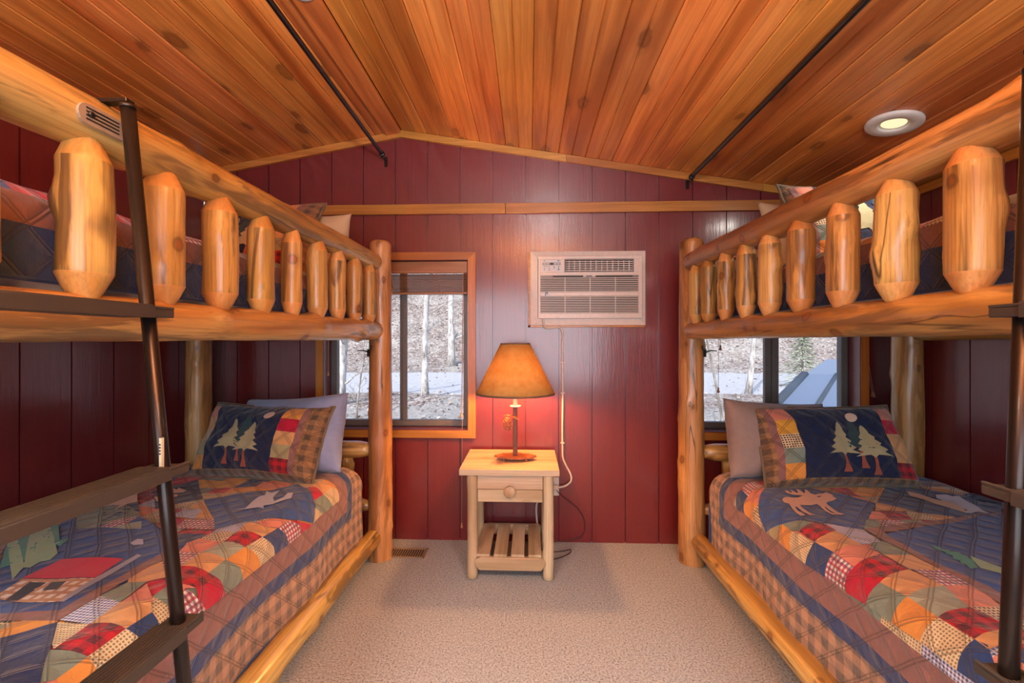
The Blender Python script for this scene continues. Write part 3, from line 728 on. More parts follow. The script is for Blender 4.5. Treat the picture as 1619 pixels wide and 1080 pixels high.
BED = {
 -1: dict(post=(-.862, 2.50), rear=(-1.945, 2.50), rail=-.880, floor=-.885, rtop=(1.675, 1.702, .056, .049), rlow=(1.292, 1.313, .045, .056), ys=[.63, .817, 1.002, 1.193, 1.383, 1.567, 1.755, 1.949, 2.136, 2.327], pr=.066,
          label='log bunk bed on the left, under the wooden blind side of the room'),
 1: dict(post=(.925, 2.52), rear=(2.05, 2.45), rail=.905, floor=.945, rtop=(1.672, 1.695, .047, .052), rlow=(1.310, 1.308, .048, .046), ys=[.73, .917, 1.097, 1.28, 1.468, 1.656, 1.832, 2.016, 2.21, 2.36], pr=.069,
          label='log bunk bed on the right, beside the air conditioner'),
}
BED[-1]['label'] = 'honey pine log bunk bed standing against the left wall'
BED[1]['label'] = 'honey pine log bunk bed standing against the right wall'
for sd, B in BED.items():
    t = empty('bunk_bed', (sd*1.45, 1.4, 0), B['label'], 'bunk bed', 'log bunk beds')
    px, py = B['post']; qx, qy = B['rear']; yn = .36; R_ = B['pr']; s0 = 100 if sd < 0 else 200
    for k, (x, y) in enumerate(((px, py), (qx, qy), (px, yn), (qx, yn))):
        make_log('post', (x, y, 0), (x, y, 1.835 if k == 0 else 1.80), R_*1.05, R_*.93, t, M['post'], s0+k, None, .03, n=24, bumpy=.06)
    rx = B['rail']; a, b, ra, rb = B['rtop']
    make_log('top_rail', (rx, yn+.03, a), (rx, py-.035, b), ra, rb, t, M['log'], s0+11, .05, .035, n=24)
    a, b, ra, rb = B['rlow']
    make_log('bed_rail', (rx, yn+.03, a), (rx, py-.035, b), ra, rb, t, M['log'], s0+12, .05, .035, n=24)
    make_log('floor_rail', (B['floor'], yn+.03, .145), (B['floor'], py-.02, .135), .052, .047, t, M['log'], s0+13, .05, .04, n=24)
    make_log('rear_rail', (qx, yn+.05, 1.30), (qx, qy-.05, 1.30), .045, .045, t, M['log'], s0+14, .05, .05)
    make_log('rear_rail', (qx, yn+.05, .30), (qx, qy-.05, .30), .045, .045, t, M['log'], s0+15, .05, .05)
    make_log('rear_rail', (qx, yn+.05, 1.64), (qx, qy-.05, 1.64), .045, .045, t, M['log'], s0+16, .05, .05)
    for z, r_ in ((.625, .048), (.30, .036), (1.34, .045), (1.60, .045)):
        make_log('head_crossbar', (px+sd*.05, py-.005, z), (qx-sd*.05, qy+.0, z-.004), r_, r_, t, M['log'], s0+20+int(z*10), .10, .10)
    for z, r_ in ((.625, .048), (1.34, .045), (1.60, .045)):
        make_log('foot_crossbar', (px+sd*.05, yn, z), (qx-sd*.05, yn, z), r_, r_, t, M['log'], s0+40+int(z*10), .05, .05)
    for k, x in enumerate((.16, .42, .68)):
        make_log('head_spindle', (px+sd*x*1.25, py+.005, .32), (px+sd*x*1.25, py+.005, .60), .034, .034, t, M['log'], s0+60+k, cone=(.035, .015))
    rg = random.Random(s0)
    rt, rl = B['rtop'], B['rlow']
    for k, y in enumerate(B['ys']):
        f = (y-yn)/(py-yn); z0 = rl[0]+(rl[1]-rl[0])*f+.036; z1 = rt[0]+(rt[1]-rt[0])*f-.03
        r_ = .041*(.94+.12*rg.random()) * (1.04 if k < 5 else .97)
        make_log('baluster', (rx-sd*.012, y, z0), (rx-sd*.012, y, z1), r_, r_*.98, t, M['baluster'], s0+70+k, n=16, step=.02, cone=(.042+.012*rg.random(), .021), bumpy=.09, flat=.05)
    for z in (.235, 1.325):
        for i in range(9):
            y = yn+.14+i*.235
            box('slat', (min(abs(px), abs(qx))*sd+sd*.115 if sd > 0 else -abs(qx)+.05, y, z), (abs(qx)-.05 if sd > 0 else -abs(px)-.115, y+.09, z+.018), M['palex'], t, .002)
    # coat hook on the inner post
    hx = px-.045 if sd < 0 else px+.045; hz = 1.195; hy = py-R_-.001
    hk = empty('coat_hook', (hx, hy, hz), ['black double coat hook screwed to the left bunk post', 'black double coat hook screwed to the right bunk post'][sd > 0], 'hook', 'hooks on bunk posts')
    hm = M['black']
    box('plate', (hx-.008, hy-.004, hz-.03), (hx+.008, hy+.003, hz+.012), hm, hk, .002)
    bm = bmesh.new(); add_tube(bm, [(hx, hy-.004, hz), (hx, hy-.03, hz-.002), (hx-.02*sd, hy-.045, hz+.004), (hx-.034*sd, hy-.05, hz+.02), (hx-.032*sd, hy-.05, hz+.032)], [.004, .004, .004, .004, .006], 8)
    bm_obj('upper_hook', bm, hm, hk)
    bm = bmesh.new(); add_tube(bm, [(hx, hy-.004, hz-.004), (hx+.02*sd, hy-.03, hz+.006), (hx+.05*sd, hy-.035, hz+.004)], [.004, .0035, .003], 8)
    bm_obj('side_hook', bm, hm, hk)

# ------------------------------------------------------------------ mattresses and patchwork quilts
for sd in (-1, 1):
    x0, x1 = (-1.86, -.99) if sd < 0 else (1.035, 1.99)
    sn = 'left' if sd < 0 else 'right'
    for z0, z1, lv in ((.255, .55, 'lower'), (1.345, 1.50, 'upper')):
        o = box('mattress', (x0, .48, z0), (x1, 2.32, z1), M['sheet'], None, .05, 3)
        tag(o, 'white mattress under the quilt on the %s bunk of the %s bed' % (lv, sn), 'mattress', 'mattresses')

class Quilt:
    def __init__(s, sd, X0, top, R, drop, seed, Y0=2.37):
        s.sd, s.X0, s.top, s.R, s.drop, s.seed, s.Y0 = sd, X0, top, R, drop, seed, Y0
        s.a0 = -(PI*R/2+drop-R)
    def prof(s, a):
        R = s.R
        if a >= 0: return R+a, 0.
        if a > -PI*R/2: t = -a/R; return R*(1-math.sin(t)), R*(1-math.cos(t))
        return 0., R+(-a-PI*R/2)
    def base(s, a, b):
        ox, da = s.prof(a); oy, db = s.prof(b)
        z = s.top-min(s.drop+.01, math.hypot(da, db))
        if a > .85: z -= (a-.85)**2*2
        return Vector((s.sd*(s.X0+ox), s.Y0-oy, z))
    def P(s, a, b, off=0.):
        p = s.base(a, b); e = .004
        n = (s.base(a+e, b)-s.base(a-e, b)).cross(s.base(a, b+e)-s.base(a, b-e))
        if n.length < 1e-12: n = Vector((0, 0, 1))
        n.normalize()
        c = s.base(a, b)-Vector((s.sd*(s.X0+.4), 1.2, s.top-.6))
        if n.dot(c) < 0: n = -n
        h = .007*noise.noise(Vector((a*5+s.seed, b*5, 0)))+.004*noise.noise(Vector((a*11, b*11+s.seed, 2)))
        hang = max(0., -a-.1)
        h += hang*.05*noise.noise(Vector((b*3.2+s.seed, 7, a)))+.006*min(1, hang*4)*math.sin(b*9+s.seed)
        return p+n*(off+h)
    def skin(s, name, faces2d, off, mat, parent):
        """bm in (a,b,0) -> on the quilt"""
        bm = faces2d; uvl = bm.loops.layers.uv.new('UVMap')
        for f in bm.faces:
            for l in f.loops: l[uvl].uv = (l.vert.co.x, l.vert.co.y)
        for v in bm.verts: v.co = s.P(v.co.x, v.co.y, off)
        me = bpy.data.meshes.new(name); bm.to_mesh(me); bm.free()
        o = link(name, me, mat, parent, True); return o
    def poly(s, name, pts, off, mat, parent, st=.02):
        bm = bmesh.new()
        lo_a, hi_a = min(p[0] for p in pts), max(p[0] for p in pts); lo_b, hi_b = min(p[1] for p in pts), max(p[1] for p in pts)
        try: bm.faces.new([bm.verts.new((a, b, 0)) for a, b in pts])
        except ValueError: bm.free(); return
        bm.normal_update(); bmesh.ops.triangulate(bm, faces=bm.faces)
        for ax, lo, hi in ((0, lo_a, hi_a), (1, lo_b, hi_b)):
            k = math.ceil(lo/st+1e-6)
            while k*st < hi-1e-6:
                co = [0, 0, 0]; co[ax] = k*st; no = [0, 0, 0]; no[ax] = 1
                bmesh.ops.bisect_plane(bm, geom=bm.verts[:]+bm.edges[:]+bm.faces[:], dist=1e-6, plane_co=co, plane_no=no); k += 1
        # clip
        for ax, val, sg in ((0, s.a0, -1), (0, s.amax, 1), (1, s.bmin, -1), (1, s.bmax, 1)):
            co = [0, 0, 0]; co[ax] = val; no = [0, 0, 0]; no[ax] = sg
            bmesh.ops.bisect_plane(bm, geom=bm.verts[:]+bm.edges[:]+bm.faces[:], dist=1e-6, plane_co=co, plane_no=no, clear_outer=True)
        if not bm.faces: bm.free(); return
        return s.skin(name, bm, off, mat, parent)
    def rect(s, name, a0, a1, b0, b1, off, mat, parent): return s.poly(name, [(a0, b0), (a1, b0), (a1, b1), (a0, b1)], off, mat, parent)
def parse(txt):
    out = []
    for l in txt.strip().splitlines():
        k, *r_ = l.split(); out.append((k, [tuple(int(v)/1000 for v in q.split(',')) for q in r_]))
    return out
SEQ = ['T', 'RP', 'G', 'O', 'GH', 'S', 'N', 'TC', 'G2', 'R', 'K', 'T', 'BC', 'O', 'RP', 'OL', 'N', 'S']
PNAME = {'AG1': 'tree_applique', 'AG2': 'tree_applique', 'AM': 'moose_applique', 'AW': 'wolf_applique', 'AT': 'fish_applique', 'AR': 'cabin_roof_applique', 'AC': 'cabin_applique', 'AN': 'door_applique', 'AS': 'roof_edge_applique', 'BR': 'sashing', 'B': 'block', 'BW': 'block', 'BD': 'block'}
def make_quilt(sd, X0, top, R, drop, seed, label, polys, amax, bmin=-.22, bmax=1.93, bands=(-.295, -.24, -.145), head=(.045, .10, .195), group=None):
    q = Quilt(sd, X0, top, R, drop, seed); q.amax, q.bmin, q.bmax = amax, bmin, bmax
    root = empty('patchwork_quilt', (sd*1.45, 1.4, top), label, 'quilt', 'patchwork quilts')
    # plaid border cloth: the whole underlayer with thickness
    bm = bmesh.new(); st = .02; na = round((amax-q.a0)/st); nb = round((bmax-bmin)/st)
    g = [[bm.verts.new((q.a0+(amax-q.a0)*i/na, bmin+(bmax-bmin)*j/nb, 0)) for j in range(nb+1)] for i in range(na+1)]
    for i in range(na):
        for j in range(nb): bm.faces.new((g[i][j], g[i+1][j], g[i+1][j+1], g[i][j+1]))
    o = q.skin('plaid_border', bm, 0, F['P'], root)
    sm = o.modifiers.new('thick', 'SOLIDIFY'); sm.thickness = .006; sm.offset = 0
    e = .0046; n1, n2, n3 = bands; h1, h2, h3 = head
    hem = [q.P(q.a0, bmin+(bmax-bmin)*k/160, .001) for k in range(161)]
    head_hem = [q.P(q.a0+(amax-q.a0)*k/100, bmin, .001) for k in range(100, 0, -1)]
    tube('binding', head_hem+hem, .0055, F['N'], root, 6)
    q.poly('navy_band', [(n1, h1), (amax, h1), (amax, h2), (n2, h2), (n2, bmax), (n1, bmax)], e, F['N'], root)
    q.poly('brown_band', [(n2, h2), (amax, h2), (amax, h3), (n3, h3), (n3, bmax), (n2, bmax)], e, F['BR'], root)
    # rows of patches (the digitised ones of the near side lie on top where the photograph shows them)
    cnt = 0; k = 0; b = h3
    while b < bmax-.02:
        a = n3; j = 0
        while a < min(amax, .95 if top < 1 else .30)-.01:
            covered = False
            cx, cy = a+.06, b+.06
            if not (polys and b < 1.22 and cover(polys, a, b)):
                m = SEQ[(k*5+j*7+seed) % len(SEQ)]
                q.rect('patch', a, min(a+.122, amax), b, min(b+.122, bmax), e, F[m], root)
            a += .122; j += 1
        b += .122; k += 1
    off = .0066
    for key, pts in polys:
        off += .00006; ap = key[0] == 'A'
        q.poly(PNAME.get(key, 'patch'), pts, off+(.0025 if ap else 0), F[key], root)
    return root
def inside(p, poly):
    x, y = p; c = False; n = len(poly)
    for i in range(n):
        (x1, y1), (x2, y2) = poly[i], poly[i-1]
        if (y1 > y) != (y2 > y) and x < (x2-x1)*(y-y1)/(y2-y1)+x1: c = not c
    return c
def cover(polys, a, b):
    for u in (.005, .04, .08, .117):
        for v in (.005, .04, .08, .117):
            if not any(inside((a+u, b+v), pts) for _, pts in polys): return False
    return True
PL = parse('''B 352,499 269,433 193,383 64,276 -14,343 -97,417 -148,464 -71,605 -13,670 28,715 103,769 237,617
R 0,316 -29,300 -76,316 -73,395
T 4,294 -18,221 -75,213 -76,316 -29,300
TC -75,213 -115,199 -150,200 -143,280 -76,316
G -73,395 -76,316 -143,280 -150,300 -148,368 -107,411
TC -99,416 -148,368 -148,467
Y 586,228 336,241 340,333 492,339
G 492,339 423,336 396,419 422,421
R 423,336 340,333 322,417 396,419
N 336,241 242,259 242,330 340,333
O 340,333 242,330 143,352 214,383 322,417
K 422,421 322,417 193,383 269,433 352,499
S 235,328 242,259 103,297 143,352
BD 662,392 590,229 352,499 423,536 482,588
K 482,588 423,536 352,499 329,525 357,562 427,585
T 357,562 329,525 237,617 275,603 335,590
R 438,602 431,582 362,592 342,672 396,674
BC 362,592 278,600 249,682 342,672
T 278,600 237,617 173,680 249,682
R 378,689 342,672 275,692 254,769 306,771
GH 275,692 173,680 105,767 254,769
BC 97,769 20,708 5,791 68,787
K 98,847 68,787 5,791 13,855
T 5,791 19,710 -45,718 -76,682 -70,768
S -6,704 -33,654 -79,603 -75,676 -45,718
GH -76,677 -79,603 -121,558 -148,560 -150,650 -117,656
R -78,601 -150,475 -148,565 -121,558
N -70,768 -76,677 -117,656 -150,650 -148,737 -117,743
RP 13,855 5,791 -70,768 -62,851 -35,855
TC -62,851 -70,768 -117,743 -148,737 -147,819 -113,829
S 114,880 98,847 13,855 26,933 97,932
G2 26,933 13,855 -39,852 -62,851 -57,939
GH 97,998 97,932 26,933 18,1029 69,1028
T 18,1029 26,933 -57,939 -61,1016
O -57,939 -62,851 -113,829 -147,819 -146,910 -106,912
G -61,1016 -57,939 -106,912 -146,910 -144,991 -95,1001
T 127,1076 97,998 69,1028 18,1029 9,1092 78,1135
RP 9,1092 18,1029 -61,1016 -95,1001 -75,1082 -25,1126
R -75,1082 -95,1001 -146,991 -140,1078 -100,1094
S -17,1122 -75,1082 -60,1107 -58,1156
GH -58,1156 -60,1107 -100,1094 -140,1078 -140,1158 -109,1186
G 109,1181 96,1115 41,1113 35,1200
BC 108,1278 106,1182 31,1200 29,1282
T 29,1282 35,1200 -38,1193 -59,1216 -55,1280
S 31,1200 33,1122 -43,1192
TC 35,1359 105,1285 29,1282 14,1374
RP 14,1374 29,1282 -55,1280 -55,1368
G 28,1378 -55,1368 -56,1433 -43,1452
TC -55,1368 -55,1280 -115,1264 -114,1371 -114,1383
O -55,1368 -119,1377 -83,1439 -56,1433
N -55,1280 -60,1214 -116,1224 -115,1264
BD 175,1343 105,1285 35,1359 -43,1452 -6,1485
O 208,1317 191,1284 109,1282 105,1285 175,1343
B 1197,307 1223,201 268,797 137,948 146,1009 146,1244 283,1258 592,1016
BR 1176,556 1200,250 279,777 261,796 1223,201 1197,307 592,1016
BR 283,1258 146,1244 146,1009 137,948 101,991 107,1053 109,1181 109,1282 247,1287
BC 716,844 676,771 1200,232 1200,250 1176,556 1136,587
BD 1195,236 734,647 675,460 511,629 566,733
G 1195,236 507,632 460,683 533,766 512,786 593,790
GH 517,782 522,732 467,675 448,745 469,784
G2 469,784 448,745 420,718 363,781
AR 408,1109 410,1003 220,997 202,1101
AC 379,1182 404,1112 199,1104 176,1213 207,1218 348,1207
AS 202,1101 202,969 183,975 169,1215 183,1211
AN 332,1211 365,1126 318,1124 302,1206
AN 288,1162 305,1123 264,1121 247,1161
AG1 550,1048 1227,429 560,911 521,879 498,930 1275,255 1247,347 503,1000 546,995 536,1059
AG2 1281,473 1256,471 492,1035 1267,331 457,973 441,1009 458,1022 449,1056 468,1056 426,1118
AW 290,901 299,866 279,865 238,909 265,917
AM 700,626 709,542 718,461 685,449 603,538 623,561 612,633 646,572 685,584''')
PLA = parse('''AW 133,613 107,596 127,517 134,465 119,446 153,382 109,418 92,379 79,436 71,470 39,514 26,469 36,416 14,413 -10,475 7,503 26,546 54,563 34,593 64,586 90,604
AM 617,400 624,370 580,398 596,369 559,388 572,364 541,377 505,395 502,424 542,434 582,436
AM 589,474 566,455 531,447 500,452 484,478 522,489 532,524''')
PR = parse('''GH -63,195 25,150 33,224 -72,273
R 25,150 100,150 100,175 30,230
N -63,195 -72,273 -102,273 -148,289 -150,225 -99,198
S -72,273 30,230 -40,328 -73,368 -94,279
O -94,279 -73,368 -108,363 -150,375 -148,289
K -104,359 -73,368 -117,425 -150,475 -150,375
B 74,196 3,269 -52,342 -107,419 -150,475 -83,552 -34,592 25,640 129,684 235,573 376,424 321,315 235,233 150,175
Y 200,150 375,150 399,228 313,237 235,233 150,175
R 313,237 399,228 371,336 321,315
O 399,228 570,220 473,330 371,336
K 371,336 473,330 392,421 376,424
OL -150,475 -83,552 -124,554 -148,566
O -83,552 -82,617 -118,631 -148,643 -148,566
TC -82,617 -69,730 -105,737 -148,730 -148,643
G -83,552 -23,606 -19,637 -68,646 -82,617
RP -70,648 -19,637 20,640 32,693 -28,726 -69,730
T -69,730 -28,726 32,693 43,795 -27,817 -61,817
N -69,730 -61,817 -100,822 -143,823 -148,730 -105,737
GH -61,817 -61,907 -101,906 -139,908 -143,823 -95,822
S -52,823 43,795 47,868 -7,894 -61,907 -61,817
BC 22,640 127,687 112,788 43,795
G 68,789 129,780 138,868 46,878
T 46,878 138,868 152,953 56,960
RP -57,905 41,882 53,960 -55,995 -57,963
R -99,905 -57,905 -57,963 -55,995 -96,997 -128,997 -139,917
G -55,995 -46,1076 -92,1082 -124,1085 -128,997
T -55,995 56,960 76,1044 -46,1076
GH 64,959 158,953 163,1033 76,1044
G2 -46,1076 76,1044 53,1137 -46,1164
O -46,1076 -46,1164 -84,1166 -117,1168 -124,1085
S 76,1044 163,1033 149,1095 131,1135 53,1137
RP -46,1164 53,1137 78,1174 64,1217 -41,1248
TC -46,1164 -41,1248 -81,1254 -118,1260 -117,1168
N -41,1248 -36,1272 -62,1310 -113,1330 -118,1260 -81,1254
T -41,1248 64,1217 37,1280 -43,1280
K 53,1137 131,1135 116,1208 64,1217 66,1175
T 375,420 450,439 443,500 305,512
K 427,502 485,532 469,589 377,590
T 485,532 554,557 548,591 469,589
S 285,518 311,518 301,596 216,593
RP 311,518 422,507 377,590 301,596
G 206,596 238,598 215,680 132,683
GH 238,598 330,594 300,678 215,680
G2 330,594 403,595 396,677 300,678
R 403,595 517,588 480,677 396,677
GH 525,587 618,589 585,669 480,677
BW 576,218 732,225 823,318 1053,198 805,538 1129,235 635,620 554,557 485,532 385,417
BR 132,683 1077,420 1105,396 174,723 172,918 196,1046 188,1133 170,1212 127,1213 149,1095 157,1025 144,868 129,780
B 174,723 1105,396 170,1212 188,1133 196,1046 172,918
AG1 258,796 276,817 266,827 284,836 274,848 301,852 289,865 296,883 284,892 303,903 280,915 260,950 229,958 242,932 232,928 248,907 237,899 254,878 246,867 258,849 246,837
AG2 306,876 313,896 319,923 324,939 323,980 333,1017 286,1024 281,982 270,967 264,952 274,931
AR 382,927 425,924 418,995 352,1053 371,988
AW 714,309 756,315 758,337 790,329 764,395 751,446 730,490 725,523 692,514 641,537 622,532 659,504 654,480 672,430 651,420 681,371 682,349
AT 627,267 657,312 661,367 692,408 670,469 628,536 607,500 592,453 596,381 598,315''')
PRA = parse('''AM 8,402 30,377 50,369 63,379 88,378 121,354 152,348 172,358 174,377 202,358 237,338 242,356 240,390 214,408 190,417 168,433 159,454 150,495 145,538 156,555 133,566 123,557 129,508 135,473 126,490 116,539 128,564 104,564 105,526 119,469 119,449 93,458 69,456 51,452 42,476 37,521 34,548 43,563 18,567 16,531 23,478 13,483 2,521 3,556 2,571 -17,573 -15,541 -5,494 10,448 -2,436
AM 77,299 92,293 93,319 104,310 109,281 118,291 118,320 129,310 143,271 152,281 146,322 156,316 178,275 179,296 170,332 181,345 200,336 219,336 242,319 249,328 252,354 224,366 205,358 173,366 148,354 113,350 85,342 75,321''')

make_quilt(-1, .925, .575, .09, .41, 3, 'patchwork quilt with red roofed cabin covering the lower left bunk', PL+PLA, 1.05)
make_quilt(1, .965, .575, .09, .41, 8, 'patchwork quilt with tan moose covering the lower right bunk', PR+PRA, 1.06)
make_quilt(-1, .955, 1.555, .06, .185, 5, 'patchwork quilt tucked behind the railing of the upper left bunk', [], .95, bmin=-.05, bands=(-.30, -.118, -.060))
make_quilt(1, .985, 1.560, .06, .185, 6, 'patchwork quilt tucked behind the railing of the upper right bunk', [], .98, bmin=-.05, bands=(-.30, -.118, -.060))

# ------------------------------------------------------------------ pillows
def make_pillow(name, label, W_, H_, T_, loc, yaw, tilt, roll, sham=None, mat=None, seed=0, flange=.03, group=None):
    """stands on its long lower edge at loc (middle of that edge); sham: pattern pieces"""
    Mx = Matrix.Translation(loc) @ Matrix.Rotation(yaw, 4, 'Z') @ Matrix.Rotation(-tilt, 4, 'X') @ Matrix.Rotation(roll, 4, 'Y')
    def thick(p, q):
        a, b = max(0, 1-abs(2*p-1)**3.2), max(0, 1-abs(2*q-1)**2.6)
        return T_*.5*(a*b)**.52
    def Pt(p, q, s=1, off=0.):
        cx = 1-.065*(1-(2*q-1)**2); cz = 1-.075*(1-(2*p-1)**2)
        x = (p-.5)*W_*cx; z = (.5+(q-.5)*cz)*H_
        wob = .012*noise.noise(Vector((p*4+seed, q*4, 1)))+.005*noise.noise(Vector((p*11, q*9+seed, 4)))
        sag = -.02*math.sin(PI*p)*(1-q)**0
        y = -s*(thick(p, q)+.003)-wob*(.4+thick(p, q)*12)-off + .02*noise.noise(Vector((p*2.5+seed, q*2, 9)))
        return Mx @ Vector((x, y, z))
    def skin(nm, bm, s, off, m, parent):
        uvl = bm.loops.layers.uv.new('UVMap')
        for f in bm.faces:
            for l in f.loops: l[uvl].uv = (l.vert.co.x*W_, l.vert.co.y*H_)
        for v in bm.verts: v.co = Pt(v.co.x, v.co.y, s, off)
        me = bpy.data.meshes.new(nm); bm.to_mesh(me); bm.free(); return link(nm, me, m, parent, True)
    N, K = 40, 28
    bm = bmesh.new(); uvl = bm.loops.layers.uv.new('UVMap'); V = {}
    for s in (1, -1):
        for i in range(N+1):
            for j in range(K+1):
                edge = i in (0, N) or j in (0, K)
                if edge and s == -1: V[i, j, s] = V[i, j, 1]; continue
                V[i, j, s] = bm.verts.new(Pt(i/N, j/K, s))
    for s in (1, -1):
        for i in range(N):
            for j in range(K):
                idx = [(i, j), (i+1, j), (i+1, j+1), (i, j+1)]
                try: f = bm.faces.new([V[a, b, s] for a, b in (idx if s == 1 else idx[::-1])])
                except ValueError: continue
                for l, (a, b) in zip(f.loops, idx if s == 1 else idx[::-1]): l[uvl].uv = (a/N*W_, b/K*H_)
                f.smooth = True
    bmesh.ops.recalc_face_normals(bm, faces=bm.faces)
    root = empty(name, Mx.translation, label, 'pillow', group)
    me = bpy.data.meshes.new('cover'); bm.to_mesh(me); bm.free()
    link('plaid_border' if sham else 'pillowcase', me, F['PD'] if sham else mat, root)
    if sham:
        rim = [Pt(k/40, 0) for k in range(41)]+[Pt(1, k/28) for k in range(1, 29)]+[Pt(1-k/40, 1) for k in range(1, 41)]+[Pt(0, 1-k/28) for k in range(1, 29)]
        tube('piped_edge', rim, .0065, F['RIM'], root, 6)
        off = .0022
        for nm, key, pts in sham:
            off += .0001; bm = bmesh.new()
            bm.faces.new([bm.verts.new((a, b, 0)) for a, b in pts]); bm.normal_update(); bmesh.ops.triangulate(bm, faces=bm.faces)
            for ax, n_ in ((0, N), (1, K)):
                for k in range(1, n_):
                    co = [0, 0, 0]; co[ax] = k/n_; no = [0, 0, 0]; no[ax] = 1
                    bmesh.ops.bisect_plane(bm, geom=bm.verts[:]+bm.edges[:]+bm.faces[:], dist=1e-6, plane_co=co, plane_no=no)
            skin(nm, bm, 1, off+(.002 if nm not in ('navy_panel', 'patch', 'brown_band') else 0), F[key], root)
    return root
def rc(a, b, c, d): return [(a, c), (b, c), (b, d), (a, d)]
def fir(cx, base, top, w, key, trunk=True, lean=0.):
    """applique fir: zigzag cone and a splayed trunk, in sham fractions"""
    L_, R_ = [], []; tz = base+(top-base)*.34; n = 5
    for i in range(n):
        f0 = i/n; ww = w*(1-f0)*.5+.004; z = tz+(top-tz)*f0; z2 = tz+(top-tz)*(f0+.13)
        L_ += [(cx-ww+lean*f0, z), (cx-ww*.55+lean*(f0+.13), z2)]; R_ += [(cx+ww+lean*f0, z), (cx+ww*.55+lean*(f0+.13), z2)]
    out = [('tree_applique', key, L_+[(cx+lean, top)]+R_[::-1]+[(cx+w*.1, tz+.02), (cx, tz-.015), (cx-w*.1, tz+.02)])]
    if trunk: out.insert(0, ('trunk_applique', 'TK', [(cx-.028, base), (cx+.028, base), (cx+.012, base+.1), (cx+.008, tz+.06), (cx-.008, tz+.06), (cx-.012, base+.1)]))
    return out
def sham_pattern(flip, c1, c2, n0, n1, t1, t2, moon, top=.93):
    o = [('navy_panel', 'BS', rc(n0, n1, .075, top))]
    for cols, x0, x1 in ((c1, n0-.115, n0), (c2, n1, n1+.125)):
        h = (top-.075)/len(cols)
        for i, k in enumerate(cols): o.append(('patch', k, rc(x0, x1, .075+h*i, .075+h*(i+1))))
    for xa, xb in ((n0-.155, n0-.115), (n1+.125, n1+.165)):
        if xa > .03 and xb < .97: o.append(('brown_band', 'BR', rc(xa, xb, .075, top)))
    o += fir((t1+t2)/2+.02, .17, .84, .19, 'TG'); o += fir(t1, .13, .73, .23, 'TR', lean=.01); o += fir(t2, .10, .70, .24, 'TR', lean=-.01)
    o.append(('moon_applique', 'MO', [(moon+.042*math.cos(a), .80+.058*math.sin(a)) for a in [i*PI/8 for i in range(16)]]))
    return o
G_ = 'quilted pillow shams'
make_pillow('quilted_pillow', 'quilted pillow with cream fir trees leaning on the lower left bunk', .71, .385, .21, (-1.365, 2.075, .572), math.radians(-10), math.radians(27), 0,
            sham_pattern(0, ['O', 'OL', 'K', 'T', 'S'], ['RP', 'OL', 'T', 'R', 'O'], .135, .73, .35, .53, .62), seed=1, group=G_)
make_pillow('pillow', 'pale blue grey pillow behind the quilted one on the lower left bunk', .62, .40, .19, (-1.235, 2.18, .575), math.radians(-12), math.radians(16), math.radians(-5), mat=F['bluegrey'], seed=3)
make_pillow('quilted_pillow', 'quilted pillow with cream fir trees leaning on the lower right bunk', .72, .40, .21, (1.44, 2.06, .572), math.radians(3), math.radians(27), 0,
            sham_pattern(0, ['O', 'G', 'K', 'Y', 'S'], ['RP', 'T', 'T', 'R', 'S'], .21, .83, .48, .68, .62), seed=2, group=G_)
make_pillow('pillow', 'grey brown pillow behind the quilted one on the lower right bunk', .56, .385, .19, (1.24, 2.18, .575), math.radians(10), math.radians(15), math.radians(4), mat=F['grey'], seed=5)
make_pillow('quilted_pillow', 'quilted pillow just showing above the railing of the upper left bunk', .66, .45, .16, (-1.42, 2.14, 1.565), math.radians(-4), math.radians(22), 0,
            sham_pattern(0, ['O', 'S', 'K', 'T', 'G'], ['RP', 'OL', 'T', 'R', 'O'], .165, .72, .36, .53, .64), seed=7, group=G_)
make_pillow('pillow', 'cream pillow with one corner poking out on the upper left bunk', .60, .38, .14, (-1.26, 2.29, 1.565), math.radians(-8), math.radians(10), 0, mat=F['cream'], seed=9)
make_pillow('quilted_pillow', 'quilted pillow behind the railing of the upper right bunk', .68, .475, .16, (1.56, 2.04, 1.568), math.radians(8), math.radians(22), 0,
            sham_pattern(0, ['O', 'G', 'K', 'Y', 'S'], ['O', 'R', 'T', 'R', 'O'], .20, .76, .46, .66, .62), seed=11, group=G_)
make_pillow('pillow', 'cream pillow under the quilted one on the upper right bunk', .62, .40, .14, (1.47, 2.2, 1.565), math.radians(4), math.radians(12), 0, mat=F['cream'], seed=13)

